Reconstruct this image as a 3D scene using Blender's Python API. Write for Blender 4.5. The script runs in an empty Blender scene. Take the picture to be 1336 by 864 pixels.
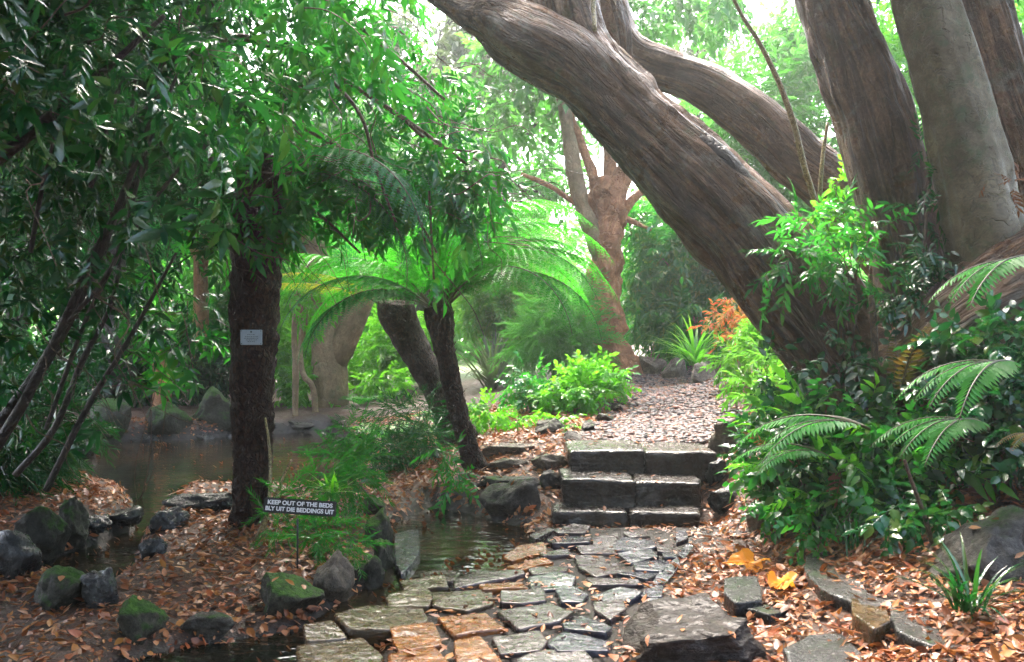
import bpy, math, random
import numpy as np
from mathutils import Vector

SC = bpy.context.scene
COL = SC.collection
R = math.radians

# ---------------------------------------------------------------- camera, sky, sun, exposure
CAM = (0.0, 0.0, 1.5)
FPX = 1150.0                     # focal length in pixels of the 1336 px wide photograph
cd = bpy.data.cameras.new('camera')
cam = bpy.data.objects.new('camera', cd); COL.objects.link(cam)
cam.location = CAM; cam.rotation_euler = (R(90), 0, 0)
cd.sensor_width = 36.0; cd.lens = 36.0 * FPX / 1336.0
cd.clip_start = 0.05; cd.clip_end = 3000
cd.dof.use_dof = True; cd.dof.focus_distance = 7.5; cd.dof.aperture_fstop = 5.6
SC.camera = cam

SUN_EL, SUN_AZ = 58.0, -12.0     # degrees; azimuth from straight ahead, negative = to the left
world = bpy.data.worlds.new('World'); SC.world = world; world.use_nodes = True
nt = world.node_tree; nt.nodes.clear()
sky = nt.nodes.new('ShaderNodeTexSky'); sky.sky_type = 'NISHITA'; sky.sun_disc = False
sky.sun_elevation = R(SUN_EL); sky.sun_rotation = R(SUN_AZ)
sky.air_density = 1.0; sky.dust_density = 6.0; sky.ozone_density = 0.6
hs = nt.nodes.new('ShaderNodeHueSaturation'); hs.inputs['Saturation'].default_value = 0.9
bg = nt.nodes.new('ShaderNodeBackground'); bg.inputs['Strength'].default_value = 0.15
wo = nt.nodes.new('ShaderNodeOutputWorld')
nt.links.new(sky.outputs[0], hs.inputs['Color']); nt.links.new(hs.outputs[0], bg.inputs['Color'])
nt.links.new(bg.outputs[0], wo.inputs['Surface'])

sl = bpy.data.lights.new('sun', 'SUN'); sl.energy = 0.9; sl.angle = R(35); sl.color = (1.0, 0.96, 0.88)
sun = bpy.data.objects.new('sun', sl); COL.objects.link(sun)
sun.rotation_euler = (-R(90 - SUN_EL), 0, R(-SUN_AZ))

vs = SC.view_settings
vs.view_transform = 'Standard'; vs.look = 'None'; vs.exposure = 3.68; vs.gamma = 1.0; vs.use_curve_mapping = False
SC.render.engine = 'CYCLES'
cy = SC.cycles
cy.use_denoising = True
cy.max_bounces = 7; cy.diffuse_bounces = 3; cy.glossy_bounces = 3; cy.transmission_bounces = 4; cy.transparent_max_bounces = 4
cy.caustics_reflective = False; cy.caustics_refractive = False
cy.sample_clamp_indirect = 6.0

rng = np.random.default_rng(7)
rnd = random.Random(11)

# ---------------------------------------------------------------- noise
def _hash(ix, iy, iz, seed):
    h = (ix.astype(np.int64) * 374761393 + iy.astype(np.int64) * 668265263 + iz.astype(np.int64) * 2147483647 + seed * 974634777) & 0xffffffff
    h = ((h ^ (h >> 13)) * 1274126177) & 0xffffffff
    return ((h ^ (h >> 16)) & 0xffff) / 65535.0

def vnoise(p, seed=0):
    i = np.floor(p); f = p - i; f = f * f * (3 - 2 * f); i = i.astype(np.int64)
    r = 0
    for dx in (0, 1):
        wx = f[:, 0] if dx else 1 - f[:, 0]
        for dy in (0, 1):
            wy = f[:, 1] if dy else 1 - f[:, 1]
            for dz in (0, 1):
                wz = f[:, 2] if dz else 1 - f[:, 2]
                r = r + wx * wy * wz * _hash(i[:, 0] + dx, i[:, 1] + dy, i[:, 2] + dz, seed)
    return r * 2 - 1

def fbm(p, oc=4, seed=0):
    p = np.asarray(p, float); a = 1.0; s = 0; t = 0
    for k in range(oc):
        s = s + a * vnoise(p * 2 ** k + 17.3 * k, seed + k); t += a; a *= 0.5
    return s / t

def sstep(a, b, x):
    t = np.clip((x - a) / (b - a), 0, 1); return t * t * (3 - 2 * t)

def unit(v):
    return v / np.maximum(np.linalg.norm(v, axis=-1, keepdims=True), 1e-9)

# ---------------------------------------------------------------- pixels <-> place
def P(px, py, Y):
    return np.array([(px - 668.0) / FPX * Y, Y, 1.5 - (py - 432.0) / FPX * Y])
def PZ(px, py, z):
    Y = (1.5 - z) * FPX / (py - 432.0)
    return np.array([(px - 668.0) / FPX * Y, Y, z])
def polyZ(pts, z=0.0):
    return np.array([PZ(a, b, z)[:2] for a, b in pts])

# ---------------------------------------------------------------- mesh builder
class MB:
    def __init__(s): s.V = []; s.T = []; s.Q = []; s.A = []; s.n = 0
    def add(s, V, T=None, Q=None, A=None):
        V = np.asarray(V, np.float32).reshape(-1, 3)
        s.V.append(V); s.A.append(np.zeros_like(V) if A is None else np.asarray(A, np.float32))
        if T is not None and len(T): s.T.append(np.asarray(T, np.int32).reshape(-1, 3) + s.n)
        if Q is not None and len(Q): s.Q.append(np.asarray(Q, np.int32).reshape(-1, 4) + s.n)
        s.n += len(V)
    def scatter(s, tv, tt, M, pos):
        """many copies of a triangle template; M (n,3,3) columns are the local axes"""
        n = len(pos)
        if n == 0: return
        V = np.einsum('nij,kj->nki', M, tv) + pos[:, None, :]
        T = (tt[None, :, :] + (np.arange(n) * len(tv))[:, None, None])
        s.add(V.reshape(-1, 3), T=T.reshape(-1, 3))
    def mesh(s, name, smooth=True):
        V = np.concatenate(s.V); T = np.concatenate(s.T) if s.T else np.zeros((0, 3), np.int32)
        Q = np.concatenate(s.Q) if s.Q else np.zeros((0, 4), np.int32)
        me = bpy.data.meshes.new(name)
        me.vertices.add(len(V)); me.vertices.foreach_set('co', V.ravel())
        me.loops.add(T.size + Q.size); me.loops.foreach_set('vertex_index', np.concatenate([T.ravel(), Q.ravel()]).astype(np.int32))
        me.polygons.add(len(T) + len(Q))
        st = np.concatenate([np.arange(len(T)) * 3, T.size + np.arange(len(Q)) * 4]).astype(np.int32)
        me.polygons.foreach_set('loop_start', st)
        me.polygons.foreach_set('use_smooth', np.full(len(T) + len(Q), smooth))
        A = np.concatenate(s.A)
        if np.any(A):
            at = me.attributes.new('tube', 'FLOAT_VECTOR', 'POINT'); at.data.foreach_set('vector', A.ravel())
        me.update(calc_edges=True)
        return me
    def build(s, name, mat, parent=None, smooth=True):
        me = s.mesh(name, smooth); me.materials.append(mat)
        return link(name, me, parent)

def link(name, me, parent=None):
    o = bpy.data.objects.new(name, me); COL.objects.link(o)
    if parent is not None: o.parent = parent
    return o

def tag(o, label=None, cat=None, group=None, kind=None):
    if label: o['label'] = label
    if cat: o['category'] = cat
    if group: o['group'] = group
    if kind: o['kind'] = kind
    return o

def thing(name, label, cat, loc=(0, 0, 0), group=None, rz=0.0):
    o = bpy.data.objects.new(name, None); COL.objects.link(o)
    o.location = tuple(float(c) for c in loc); o.rotation_euler = (0, 0, rz); o.empty_display_size = 0.1
    return tag(o, label, cat, group)

def part(mb, name, mat, root, smooth=True):
    """a part given in world coordinates, stored relative to its thing's base"""
    l = np.array(root.location, np.float32)
    mb.V = [v - l for v in mb.V]
    return mb.build(name, mat, root, smooth)

# ---------------------------------------------------------------- materials
class NG:
    def __init__(s, name):
        s.m = bpy.data.materials.new(name); s.m.use_nodes = True; s.t = s.m.node_tree; s.t.nodes.clear()
        s.out = s.n('ShaderNodeOutputMaterial')
    def n(s, typ, **kw):
        x = s.t.nodes.new(typ)
        for k, v in kw.items(): setattr(x, k, v)
        return x
    def l(s, a, b): s.t.links.new(a, b)
    def sv(s, sock, v):
        if hasattr(v, 'is_linked'): s.l(v, sock)
        elif isinstance(v, (tuple, list)) and len(v) == 3 and sock.type == 'RGBA': sock.default_value = (*v, 1)
        else: sock.default_value = v
    def noise(s, vec, scale, detail=4, rough=0.55, dist=0.0, out=0):
        x = s.n('ShaderNodeTexNoise'); x.inputs['Scale'].default_value = scale; x.inputs['Detail'].default_value = detail
        x.inputs['Roughness'].default_value = rough; x.inputs['Distortion'].default_value = dist
        if vec is not None: s.l(vec, x.inputs['Vector'])
        return x.outputs[out]
    def ramp(s, fac, stops, interp='LINEAR'):
        x = s.n('ShaderNodeValToRGB'); cr = x.color_ramp; cr.interpolation = interp
        while len(cr.elements) < len(stops): cr.elements.new(0.5)
        for e, (p, c) in zip(cr.elements, stops):
            e.position = p; e.color = (*c, 1) if isinstance(c, (tuple, list)) else (c, c, c, 1)
        s.l(fac, x.inputs[0]); return x.outputs[0]
    def mix(s, fac, a, b, mode='MIX'):
        x = s.n('ShaderNodeMix', data_type='RGBA', blend_type=mode)
        s.sv(x.inputs[0], fac); s.sv(x.inputs[6], a); s.sv(x.inputs[7], b); return x.outputs[2]
    def math(s, op, a, b=0.0, clamp=False):
        x = s.n('ShaderNodeMath', operation=op); x.use_clamp = clamp
        s.sv(x.inputs[0], a); s.sv(x.inputs[1], b); return x.outputs[0]
    def scale(s, vec, v):
        x = s.n('ShaderNodeMapping'); x.inputs['Scale'].default_value = v; s.l(vec, x.inputs[0]); return x.outputs[0]
    def bump(s, h, dist=0.01, strength=1.0, normal=None):
        x = s.n('ShaderNodeBump'); x.inputs['Distance'].default_value = dist; x.inputs['Strength'].default_value = strength
        s.l(h, x.inputs['Height'])
        if normal is not None: s.l(normal, x.inputs['Normal'])
        return x.outputs[0]
    def bsdf(s, **kw):
        b = s.n('ShaderNodeBsdfPrincipled')
        for k, v in kw.items(): s.sv(b.inputs[k.replace('_', ' ')], v)
        return b
    def done(s, shader):
        s.l(shader, s.out.inputs['Surface']); return s.m

def coords(g, what='Object'):
    return g.n('ShaderNodeTexCoord').outputs[what]
def world_pos(g):
    return g.n('ShaderNodeNewGeometry').outputs['Position']

def leaf_mat(name, cols, trans=(0.10, 0.30, 0.03), tf=0.35, rough=0.28, spec=0.5):
    g = NG(name)
    ri = g.n('ShaderNodeNewGeometry').outputs['Random Per Island']
    k = len(cols)
    c = g.ramp(ri, [((i + 0.5) / k, col) for i, col in enumerate(cols)])
    ob = g.n('ShaderNodeObjectInfo').outputs['Random']
    hsv = g.n('ShaderNodeHueSaturation'); g.l(c, hsv.inputs['Color'])
    g.l(g.math('ADD', g.math('MULTIPLY', ob, 0.35), 0.83), hsv.inputs['Value'])
    c = hsv.outputs[0]
    nz = g.noise(world_pos(g), 45, 2)
    rg = g.math('ADD', g.math('MULTIPLY', nz, 0.24), rough - 0.12, clamp=True)
    b = g.bsdf(Base_Color=c, Roughness=rg, Specular_IOR_Level=spec)
    bn = g.bump(g.noise(world_pos(g), 60, 1), 0.004, 0.6); g.l(bn, b.inputs['Normal'])
    t = g.n('ShaderNodeBsdfTranslucent')
    tc = g.mix(0.55, c, trans); g.l(g.mix(1.0, tc, (1.6, 1.6, 1.3), 'MULTIPLY'), t.inputs['Color'])
    mx = g.n('ShaderNodeMixShader'); mx.inputs[0].default_value = tf
    g.l(b.outputs[0], mx.inputs[1]); g.l(t.outputs[0], mx.inputs[2])
    return g.done(mx.outputs[0])

def rock_mat(name, c1, c2, c3, moss=0.0, rough=0.35, sc=2.2, strata=0.0, bump=0.035, speck=1.0, rv=0.25, spec=0.5, relief=0.0, film=0.0):
    g = NG(name); p = coords(g)
    ob = g.n('ShaderNodeObjectInfo').outputs['Random']
    off = g.n('ShaderNodeVectorMath', operation='ADD'); g.l(p, off.inputs[0])
    cmb = g.n('ShaderNodeCombineXYZ'); g.l(g.math('MULTIPLY', ob, 31.0), cmb.inputs[0]); g.l(g.math('MULTIPLY', ob, 17.0), cmb.inputs[1]); g.l(cmb.outputs[0], off.inputs[1])
    p = off.outputs[0]
    if strata: p2 = g.scale(p, (1.0, 2.6, 7.0))
    else: p2 = p
    n1 = g.noise(p2, 3.5 * sc, 6, 0.6, 0.4); n2 = g.noise(p, 16 * sc, 6, 0.7); n3 = g.noise(p, 60 * sc, 3)
    c = g.ramp(n1, [(0.3, c1), (0.5, c2), (0.7, c3)])
    c = g.mix(g.ramp(n2, [(0.40, 0.0), (0.58, 0.85)]), c, tuple(x * 0.35 for x in c2))
    c = g.mix(g.ramp(n3, [(0.45, 0.0), (0.65, 0.6 * speck)]), c, tuple(x * 1.25 for x in c3))
    c = g.mix(g.ramp(g.noise(p, 7 * sc, 5, 0.75), [(0.60, 0.0), (0.72, 0.6 * speck)]), c, tuple(min(1, x * 1.5 + 0.01) for x in c3))
    hsv = g.n('ShaderNodeHueSaturation'); g.l(c, hsv.inputs['Color']); g.l(g.math('ADD', g.math('MULTIPLY', ob, 0.5), 0.75), hsv.inputs['Value'])
    c = hsv.outputs[0]
    rgh = g.ramp(n2, [(0.36, max(0.06, rough - 0.12)), (0.64, rough + rv)])
    h = g.math('ADD', g.math('ADD', g.math('MULTIPLY', n1, 1.0), g.math('MULTIPLY', n2, 0.5)), g.math('MULTIPLY', n3, 0.12))
    if relief: h = g.math('ADD', h, g.math('MULTIPLY', g.noise(g.scale(p, (1.0, 2.2, 3.0)), 9.0, 3, 0.6, 0.8), relief))
    if moss > 0:
        gm = g.n('ShaderNodeNewGeometry'); sx = g.n('ShaderNodeSeparateXYZ'); g.l(gm.outputs['Normal'], sx.inputs[0])
        mn = g.math('ADD', g.math('MULTIPLY', g.noise(p, 4.0, 5, 0.65), 0.6), g.math('MULTIPLY', g.noise(p, 22.0, 5, 0.75), 0.4))
        mf = g.math('MULTIPLY', g.math('ADD', g.math('MULTIPLY', sx.outputs[2], 0.35), g.math('MULTIPLY', mn, 1.3)), 0.5)
        mf = g.ramp(mf, [(0.55 - 0.15 * moss, 0.0), (0.63 - 0.15 * moss, 1.0)])
        mc = g.ramp(g.noise(p, 30, 3), [(0.3, (0.012, 0.035, 0.005)), (0.6, (0.035, 0.095, 0.008)), (0.8, (0.08, 0.15, 0.015))])
        c = g.mix(mf, c, mc)
        rgh = g.mix(mf, rgh, (0.85, 0.85, 0.85))
        h = g.math('ADD', h, g.math('MULTIPLY', g.math('MULTIPLY', g.noise(p, 120, 2), mf), 0.7))
    b = g.bsdf(Base_Color=c, Roughness=rgh, Specular_IOR_Level=spec)
    g.l(g.bump(h, bump, 0.9), b.inputs['Normal'])
    if film:
        b.inputs['Coat Weight'].default_value = film; b.inputs['Coat IOR'].default_value = 1.38; b.inputs['Coat Roughness'].default_value = 0.05
        fl = g.noise(g.scale(p, (1.0, 1.8, 2.0)), 8.0, 3, 0.5, 0.5)
        g.l(g.bump(fl, 0.016, 0.9), b.inputs['Coat Normal'])
    return g.done(b.outputs[0])

def bark_mat(name, c1, c2, c3, sx=9.0, sz=1.3, rough=0.55, depth=0.02, moss=0.0, wet=0.0, fine=60, crack=0.16, crk=0.85, groove=0.0):
    g = NG(name)
    a = g.n('ShaderNodeAttribute'); a.attribute_name = 'tube'; p = a.outputs['Vector']
    wv = g.n('ShaderNodeVectorMath', operation='MULTIPLY_ADD'); nzv = g.n('ShaderNodeTexNoise'); nzv.inputs['Scale'].default_value = 9.0; nzv.inputs['Detail'].default_value = 3
    g.l(p, nzv.inputs['Vector']); g.l(nzv.outputs['Color'], wv.inputs[0]); wv.inputs[1].default_value = (0.16, 0.16, 0.34); g.l(p, wv.inputs[2])
    pw = wv.outputs[0]; pf = g.scale(pw, (sx, sx, sz))
    n1 = g.noise(pf, 1.0, 7, 0.65, 0.3); n2 = g.noise(p, 3.2, 6, 0.65); n3 = g.noise(pf, 4.5, 6, 0.75, 0.3); n4 = g.noise(p, fine, 4, 0.7)
    vo = g.n('ShaderNodeTexVoronoi', feature='DISTANCE_TO_EDGE'); vo.inputs['Scale'].default_value = 1.9; g.l(pf, vo.inputs['Vector'])
    rid = g.ramp(vo.outputs['Distance'], [(0.0, 0.0), (crack, 1.0)])
    c = g.ramp(n3, [(0.30, c1), (0.5, c2), (0.68, c3)])
    c = g.mix(g.ramp(n4, [(0.35, 0.55), (0.6, 0.0)]), c, tuple(x * 0.45 for x in c2))
    c = g.mix(g.ramp(rid, [(0.0, crk), (1.0, 0.0)]), c, tuple(x * 0.25 for x in c1))
    c = g.mix(g.ramp(n2, [(0.42, 0.0), (0.62, 0.7)]), c, tuple(x * 0.42 for x in c2))
    if moss > 0:
        c = g.mix(g.ramp(g.noise(p, 6.0, 6, 0.7), [(0.62 - 0.25 * moss, 0.0), (0.8 - 0.25 * moss, 0.75)]), c, (0.05, 0.075, 0.025))
    if groove:
        gv = g.noise(g.scale(p, (11.0, 11.0, 0.75)), 1.0, 6, 0.6, 0.35)
        gr = g.ramp(g.math('ABSOLUTE', g.math('SUBTRACT', g.math('MULTIPLY', gv, 2.0), 1.0)), [(0.0, 0.0), (0.22, 1.0)])
        c = g.mix(g.ramp(gr, [(0.0, 0.75 * groove), (0.7, 0.0)]), c, tuple(x * 0.3 for x in c1))
        c = g.mix(g.ramp(g.noise(p, 2.3, 6, 0.75), [(0.56, 0.0), (0.66, 0.55)]), c, (0.22, 0.20, 0.15))
    h = g.math('ADD', g.math('ADD', g.math('MULTIPLY', rid, 0.22 if groove else 0.7), g.math('MULTIPLY', n3, 0.8)), g.math('MULTIPLY', n4, 0.16))
    if groove: h = g.math('ADD', h, g.math('MULTIPLY', gr, 0.9))
    rg = g.ramp(n2, [(0.35, max(0.15, rough - 0.22)), (0.65, min(1, rough + 0.2))])
    b = g.bsdf(Base_Color=c, Roughness=rg, Specular_IOR_Level=0.32)
    g.l(g.bump(h, depth, 1.0), b.inputs['Normal'])
    return g.done(b.outputs[0])

def plain_mat(name, col, rough=0.5, metal=0.0, var=0.25, sc=30):
    g = NG(name); n = g.noise(coords(g), sc, 4)
    c = g.mix(g.ramp(n, [(0.35, 0.0), (0.7, 1.0)]), col, tuple(x * (1 - var) for x in col))
    b = g.bsdf(Base_Color=c, Roughness=rough, Metallic=metal)
    g.l(g.bump(n, 0.002, 0.5), b.inputs['Normal'])
    return g.done(b.outputs[0])

M = {}
M['leaf_dark'] = leaf_mat('glossy dark leaf', [(0.005, 0.036, 0.012), (0.008, 0.055, 0.016), (0.014, 0.078, 0.014), (0.006, 0.050, 0.026), (0.008, 0.06, 0.012), (0.04, 0.075, 0.010)], (0.02, 0.20, 0.025), 0.22, 0.16, 0.5)
M['leaf_mid'] = leaf_mat('wet green leaf', [(0.006, 0.060, 0.014), (0.010, 0.088, 0.018), (0.022, 0.125, 0.016), (0.008, 0.075, 0.032), (0.014, 0.10, 0.014), (0.060, 0.115, 0.012)], (0.05, 0.36, 0.03), 0.46, 0.15, 0.55)
M['leaf_bright'] = leaf_mat('fresh green leaf', [(0.030, 0.17, 0.008), (0.055, 0.22, 0.010), (0.09, 0.27, 0.014), (0.025, 0.16, 0.025)], (0.16, 0.52, 0.02), 0.5, 0.28, 0.4)
M['leaf_back'] = leaf_mat('distant leaf', [(0.016, 0.080, 0.014), (0.026, 0.115, 0.018), (0.045, 0.155, 0.020), (0.020, 0.095, 0.035)], (0.10, 0.40, 0.04), 0.5, 0.3, 0.4)
M['leaf_lime'] = leaf_mat('lime leaf', [(0.035, 0.16, 0.015), (0.06, 0.20, 0.02), (0.12, 0.22, 0.03), (0.03, 0.14, 0.02)], (0.14, 0.42, 0.03), 0.45, 0.4, 0.4)
M['leaf_grey'] = leaf_mat('grey green leaf', [(0.05, 0.075, 0.035), (0.075, 0.095, 0.05), (0.04, 0.06, 0.03)], (0.12, 0.2, 0.06), 0.3, 0.4, 0.4)
M['leaf_red'] = leaf_mat('orange red leaf', [(0.24, 0.06, 0.025), (0.28, 0.12, 0.03), (0.10, 0.14, 0.03), (0.05, 0.15, 0.02)], (0.5, 0.15, 0.03), 0.35, 0.45, 0.3)
M['leaf_brown'] = leaf_mat('dead brown leaf', [(0.18, 0.065, 0.025), (0.25, 0.09, 0.03), (0.14, 0.05, 0.02)], (0.3, 0.12, 0.03), 0.25, 0.5, 0.3)
M['leaf_orange'] = leaf_mat('big orange leaf', [(0.62, 0.22, 0.02), (0.70, 0.30, 0.03), (0.55, 0.17, 0.02)], (0.7, 0.3, 0.03), 0.3, 0.4, 0.4)
M['frond'] = leaf_mat('tree fern frond', [(0.012, 0.115, 0.010), (0.022, 0.155, 0.012), (0.014, 0.13, 0.022)], (0.07, 0.46, 0.02), 0.46, 0.28, 0.38)
M['frond_dark'] = leaf_mat('dark fern frond', [(0.006, 0.07, 0.026), (0.010, 0.095, 0.030), (0.014, 0.11, 0.024)], (0.04, 0.34, 0.06), 0.4, 0.3, 0.32)
M['fern_leaf'] = leaf_mat('bank fern leaf', [(0.016, 0.10, 0.020), (0.028, 0.14, 0.022), (0.020, 0.12, 0.032)], (0.08, 0.40, 0.04), 0.45, 0.45, 0.22)
M['frond_yellow'] = leaf_mat('yellow fern frond', [(0.28, 0.30, 0.015), (0.34, 0.28, 0.02), (0.22, 0.28, 0.02)], (0.5, 0.5, 0.02), 0.45, 0.4, 0.3)
M['frond_rust'] = leaf_mat('rusty fern frond', [(0.12, 0.06, 0.015), (0.12, 0.10, 0.015), (0.07, 0.10, 0.015)], (0.25, 0.18, 0.02), 0.35, 0.45, 0.3)
M['litter'] = leaf_mat('fallen leaf', [(0.09, 0.028, 0.012), (0.22, 0.075, 0.028), (0.34, 0.14, 0.06), (0.15, 0.042, 0.016), (0.30, 0.125, 0.026), (0.38, 0.18, 0.085), (0.12, 0.042, 0.02), (0.27, 0.07, 0.022)], (0.3, 0.10, 0.02), 0.1, 0.36, 0.28)
M['rock'] = rock_mat('wet grey rock', (0.014, 0.011, 0.008), (0.036, 0.030, 0.023), (0.075, 0.063, 0.048), 0.45, 0.45, 2.2, 0, 0.03, .5, .25, .28)
M['rock_moss'] = rock_mat('mossy rock', (0.012, 0.011, 0.007), (0.03, 0.027, 0.017), (0.055, 0.048, 0.032), 1.1, 0.55, 2.2, 0, 0.03, .4, .25, .28)
M['rock_dark'] = rock_mat('dark wet rock', (0.005, 0.005, 0.005), (0.012, 0.012, 0.012), (0.026, 0.025, 0.024), 0.1, 0.26, 2.2, 0, .025, .4, .25, .35, 0, .3)
M['rock_tan'] = rock_mat('tan sandstone', (0.045, 0.032, 0.018), (0.095, 0.068, 0.042), (0.15, 0.115, 0.075), 0.4, 0.5, 2.2, 0, .03, .5)
M['rock_brown'] = rock_mat('dark brown boulder', (0.018, 0.012, 0.009), (0.040, 0.029, 0.023), (0.075, 0.055, 0.043), 0.0, 0.4, 1.8, 1.0, 0.03, .2, .25, .2, 1.0, .12)
M['slate'] = rock_mat('wet mauve paving', (0.022, 0.013, 0.013), (0.050, 0.032, 0.032), (0.09, 0.060, 0.056), 0.0, 0.14, 1.6, 1.0, 0.012, .1, .2, .2, 1.0, .6)
M['slate_grey'] = rock_mat('wet blue grey paving', (0.012, 0.011, 0.017), (0.025, 0.024, 0.036), (0.050, 0.046, 0.064), 0.0, 0.13, 1.6, 1.0, 0.012, .1, .2, .2, 1.0, .6)
M['slate_orange'] = rock_mat('wet rusty paving', (0.06, 0.018, 0.005), (0.21, 0.062, 0.008), (0.34, 0.115, 0.014), 0.0, 0.2, 1.6, 1.0, 0.012, .1, .22, .2, 1.0, .6)
M['slate_brown'] = rock_mat('wet brown paving', (0.024, 0.015, 0.006), (0.065, 0.038, 0.014), (0.12, 0.07, 0.028), 0.0, 0.18, 1.6, 1.0, 0.012, .1, .2, .2, 1.0, .6)
M['step'] = rock_mat('wet step stone', (0.014, 0.010, 0.007), (0.030, 0.021, 0.015), (0.058, 0.042, 0.031), 0.0, 0.14, 1.6, 0.0, 0.03, .2, .3, .22, 1.0, .5)
M['bark'] = bark_mat('wet furrowed bark', (0.08, 0.036, 0.016), (0.23, 0.115, 0.055), (0.40, 0.235, 0.125), 8.0, 1.6, 0.42, 0.04, 0.3, 0, 45, 0.12, 0.1, 1.0)
M['bark_smooth'] = bark_mat('smooth grey green bark', (0.06, 0.044, 0.02), (0.135, 0.102, 0.05), (0.20, 0.16, 0.085), 2.2, 7.0, 0.5, 0.010, 0.4, 0, 70, 0.03, 0.3)
M['bark_red'] = bark_mat('orange brown lumpy bark', (0.15, 0.05, 0.02), (0.40, 0.165, 0.068), (0.60, 0.30, 0.14), 3.0, 2.2, 0.6, 0.04, 0.05, 0, 30, 0.06, 0.0)
M['bark_pale'] = bark_mat('pale tan bark', (0.15, 0.10, 0.05), (0.27, 0.185, 0.095), (0.36, 0.265, 0.15), 5.0, 1.2, 0.65, 0.012, 0.3, 0, 60, 0.1, 0.1)
M['bark_fern'] = bark_mat('fibrous fern trunk', (0.022, 0.010, 0.006), (0.060, 0.027, 0.015), (0.14, 0.062, 0.034), 16.0, 6.0, 0.7, 0.03, 0.0, 0, 90, 0.2, 0.9)
M['bark_dark'] = bark_mat('dark wet bark', (0.018, 0.013, 0.01), (0.042, 0.03, 0.022), (0.08, 0.058, 0.042), 9.0, 1.6, 0.5, 0.015, 0.25)
M['twig'] = bark_mat('brown twig', (0.06, 0.035, 0.02), (0.13, 0.075, 0.04), (0.22, 0.13, 0.07), 20.0, 6.0, 0.5, 0.004, 0.0)
M['cane'] = bark_mat('straw coloured cane', (0.20, 0.15, 0.06), (0.34, 0.27, 0.12), (0.45, 0.38, 0.2), 30.0, 5.0, 0.4, 0.003, 0.0)
M['stalk'] = plain_mat('dark frond stalk', (0.05, 0.045, 0.012), 0.45)
M['black'] = plain_mat('black sign paint', (0.012, 0.012, 0.014), 0.35)
M['white'] = plain_mat('white lettering', (0.80, 0.80, 0.80), 0.5, 0, 0.06)
M['plaque'] = plain_mat('pale blue grey plaque', (0.42, 0.50, 0.54), 0.35, 0, 0.12)
M['ink'] = plain_mat('grey green ink', (0.10, 0.13, 0.12), 0.6)

# ground: dark wet soil, leaf mould, gravel on the upper path, grass far off (masks are vertex attributes of the terrain)
def ground_mat():
    g = NG('wet garden soil'); p = world_pos(g)
    n1 = g.noise(p, 1.2, 5); n2 = g.noise(p, 14, 6, 0.7); n3 = g.noise(p, 55, 4, 0.7)
    soil = g.ramp(n2, [(0.3, (0.014, 0.009, 0.006)), (0.55, (0.035, 0.022, 0.015)), (0.75, (0.07, 0.04, 0.025))])
    mould = g.ramp(n3, [(0.3, (0.018, 0.009, 0.005)), (0.5, (0.06, 0.024, 0.011)), (0.7, (0.15, 0.062, 0.027))])
    c = g.mix(g.ramp(n1, [(0.35, 0.25), (0.6, 0.9)]), soil, mould)
    def att(nm):
        a = g.n('ShaderNodeAttribute'); a.attribute_name = nm; return a.outputs['Fac']
    grav = g.ramp(n3, [(0.3, (0.025, 0.02, 0.02)), (0.5, (0.065, 0.045, 0.04)), (0.72, (0.14, 0.085, 0.07))])
    c = g.mix(att('gravel'), c, grav)
    grass = g.ramp(n2, [(0.3, (0.03, 0.08, 0.012)), (0.7, (0.10, 0.19, 0.03))])
    c = g.mix(att('lawn'), c, grass)
    wet = g.ramp(n2, [(0.3, (0.010, 0.009, 0.008)), (0.7, (0.035, 0.028, 0.022))])
    c = g.mix(att('wet'), c, wet)
    rg = g.mix(att('wet'), g.ramp(n2, [(0.3, 0.4), (0.7, 0.8)]), (0.18, 0.18, 0.18))
    b = g.bsdf(Base_Color=c, Roughness=rg, Specular_IOR_Level=0.4)
    g.l(g.bump(g.math('ADD', n2, g.math('MULTIPLY', n3, 0.6)), 0.03, 0.8), b.inputs['Normal'])
    return g.done(b.outputs[0])
M['ground'] = ground_mat()

def water_mat():
    g = NG('brown stream water'); p = world_pos(g)
    n = g.noise(g.scale(p, (1.0, 2.2, 1.0)), 5.0, 3, 0.5, 0.6); n2 = g.noise(p, 1.1, 4)
    c = g.ramp(n2, [(0.42, (0.005, 0.006, 0.004)), (0.68, (0.030, 0.018, 0.008))])
    b = g.bsdf(Base_Color=c, Roughness=0.04, Specular_IOR_Level=0.7, IOR=1.33)
    g.l(g.bump(n, 0.014, 0.6), b.inputs['Normal'])
    return g.done(b.outputs[0])
M['water'] = water_mat()

# ---------------------------------------------------------------- shapes
def spline(pts, n):
    """smooth path through points (k,m), resampled to n"""
    p = np.asarray(pts, float)
    if len(p) == 2: return p[0] + (p[1] - p[0]) * np.linspace(0, 1, n)[:, None]
    q = np.vstack([2 * p[0] - p[1], p, 2 * p[-1] - p[-2]])
    d = np.r_[0, np.cumsum(np.linalg.norm(np.diff(p[:, :3], axis=0), axis=1))]
    s = np.linspace(0, d[-1], n); i = np.clip(np.searchsorted(d, s, side='right') - 1, 0, len(p) - 2)
    t = ((s - d[i]) / np.maximum(d[i + 1] - d[i], 1e-9))[:, None]
    a, b, c, e = q[i], q[i + 1], q[i + 2], q[i + 3]
    return 0.5 * (2 * b + (c - a) * t + (2 * a - 5 * b + 4 * c - e) * t * t + (3 * b - a - 3 * c + e) * t ** 3)

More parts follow.
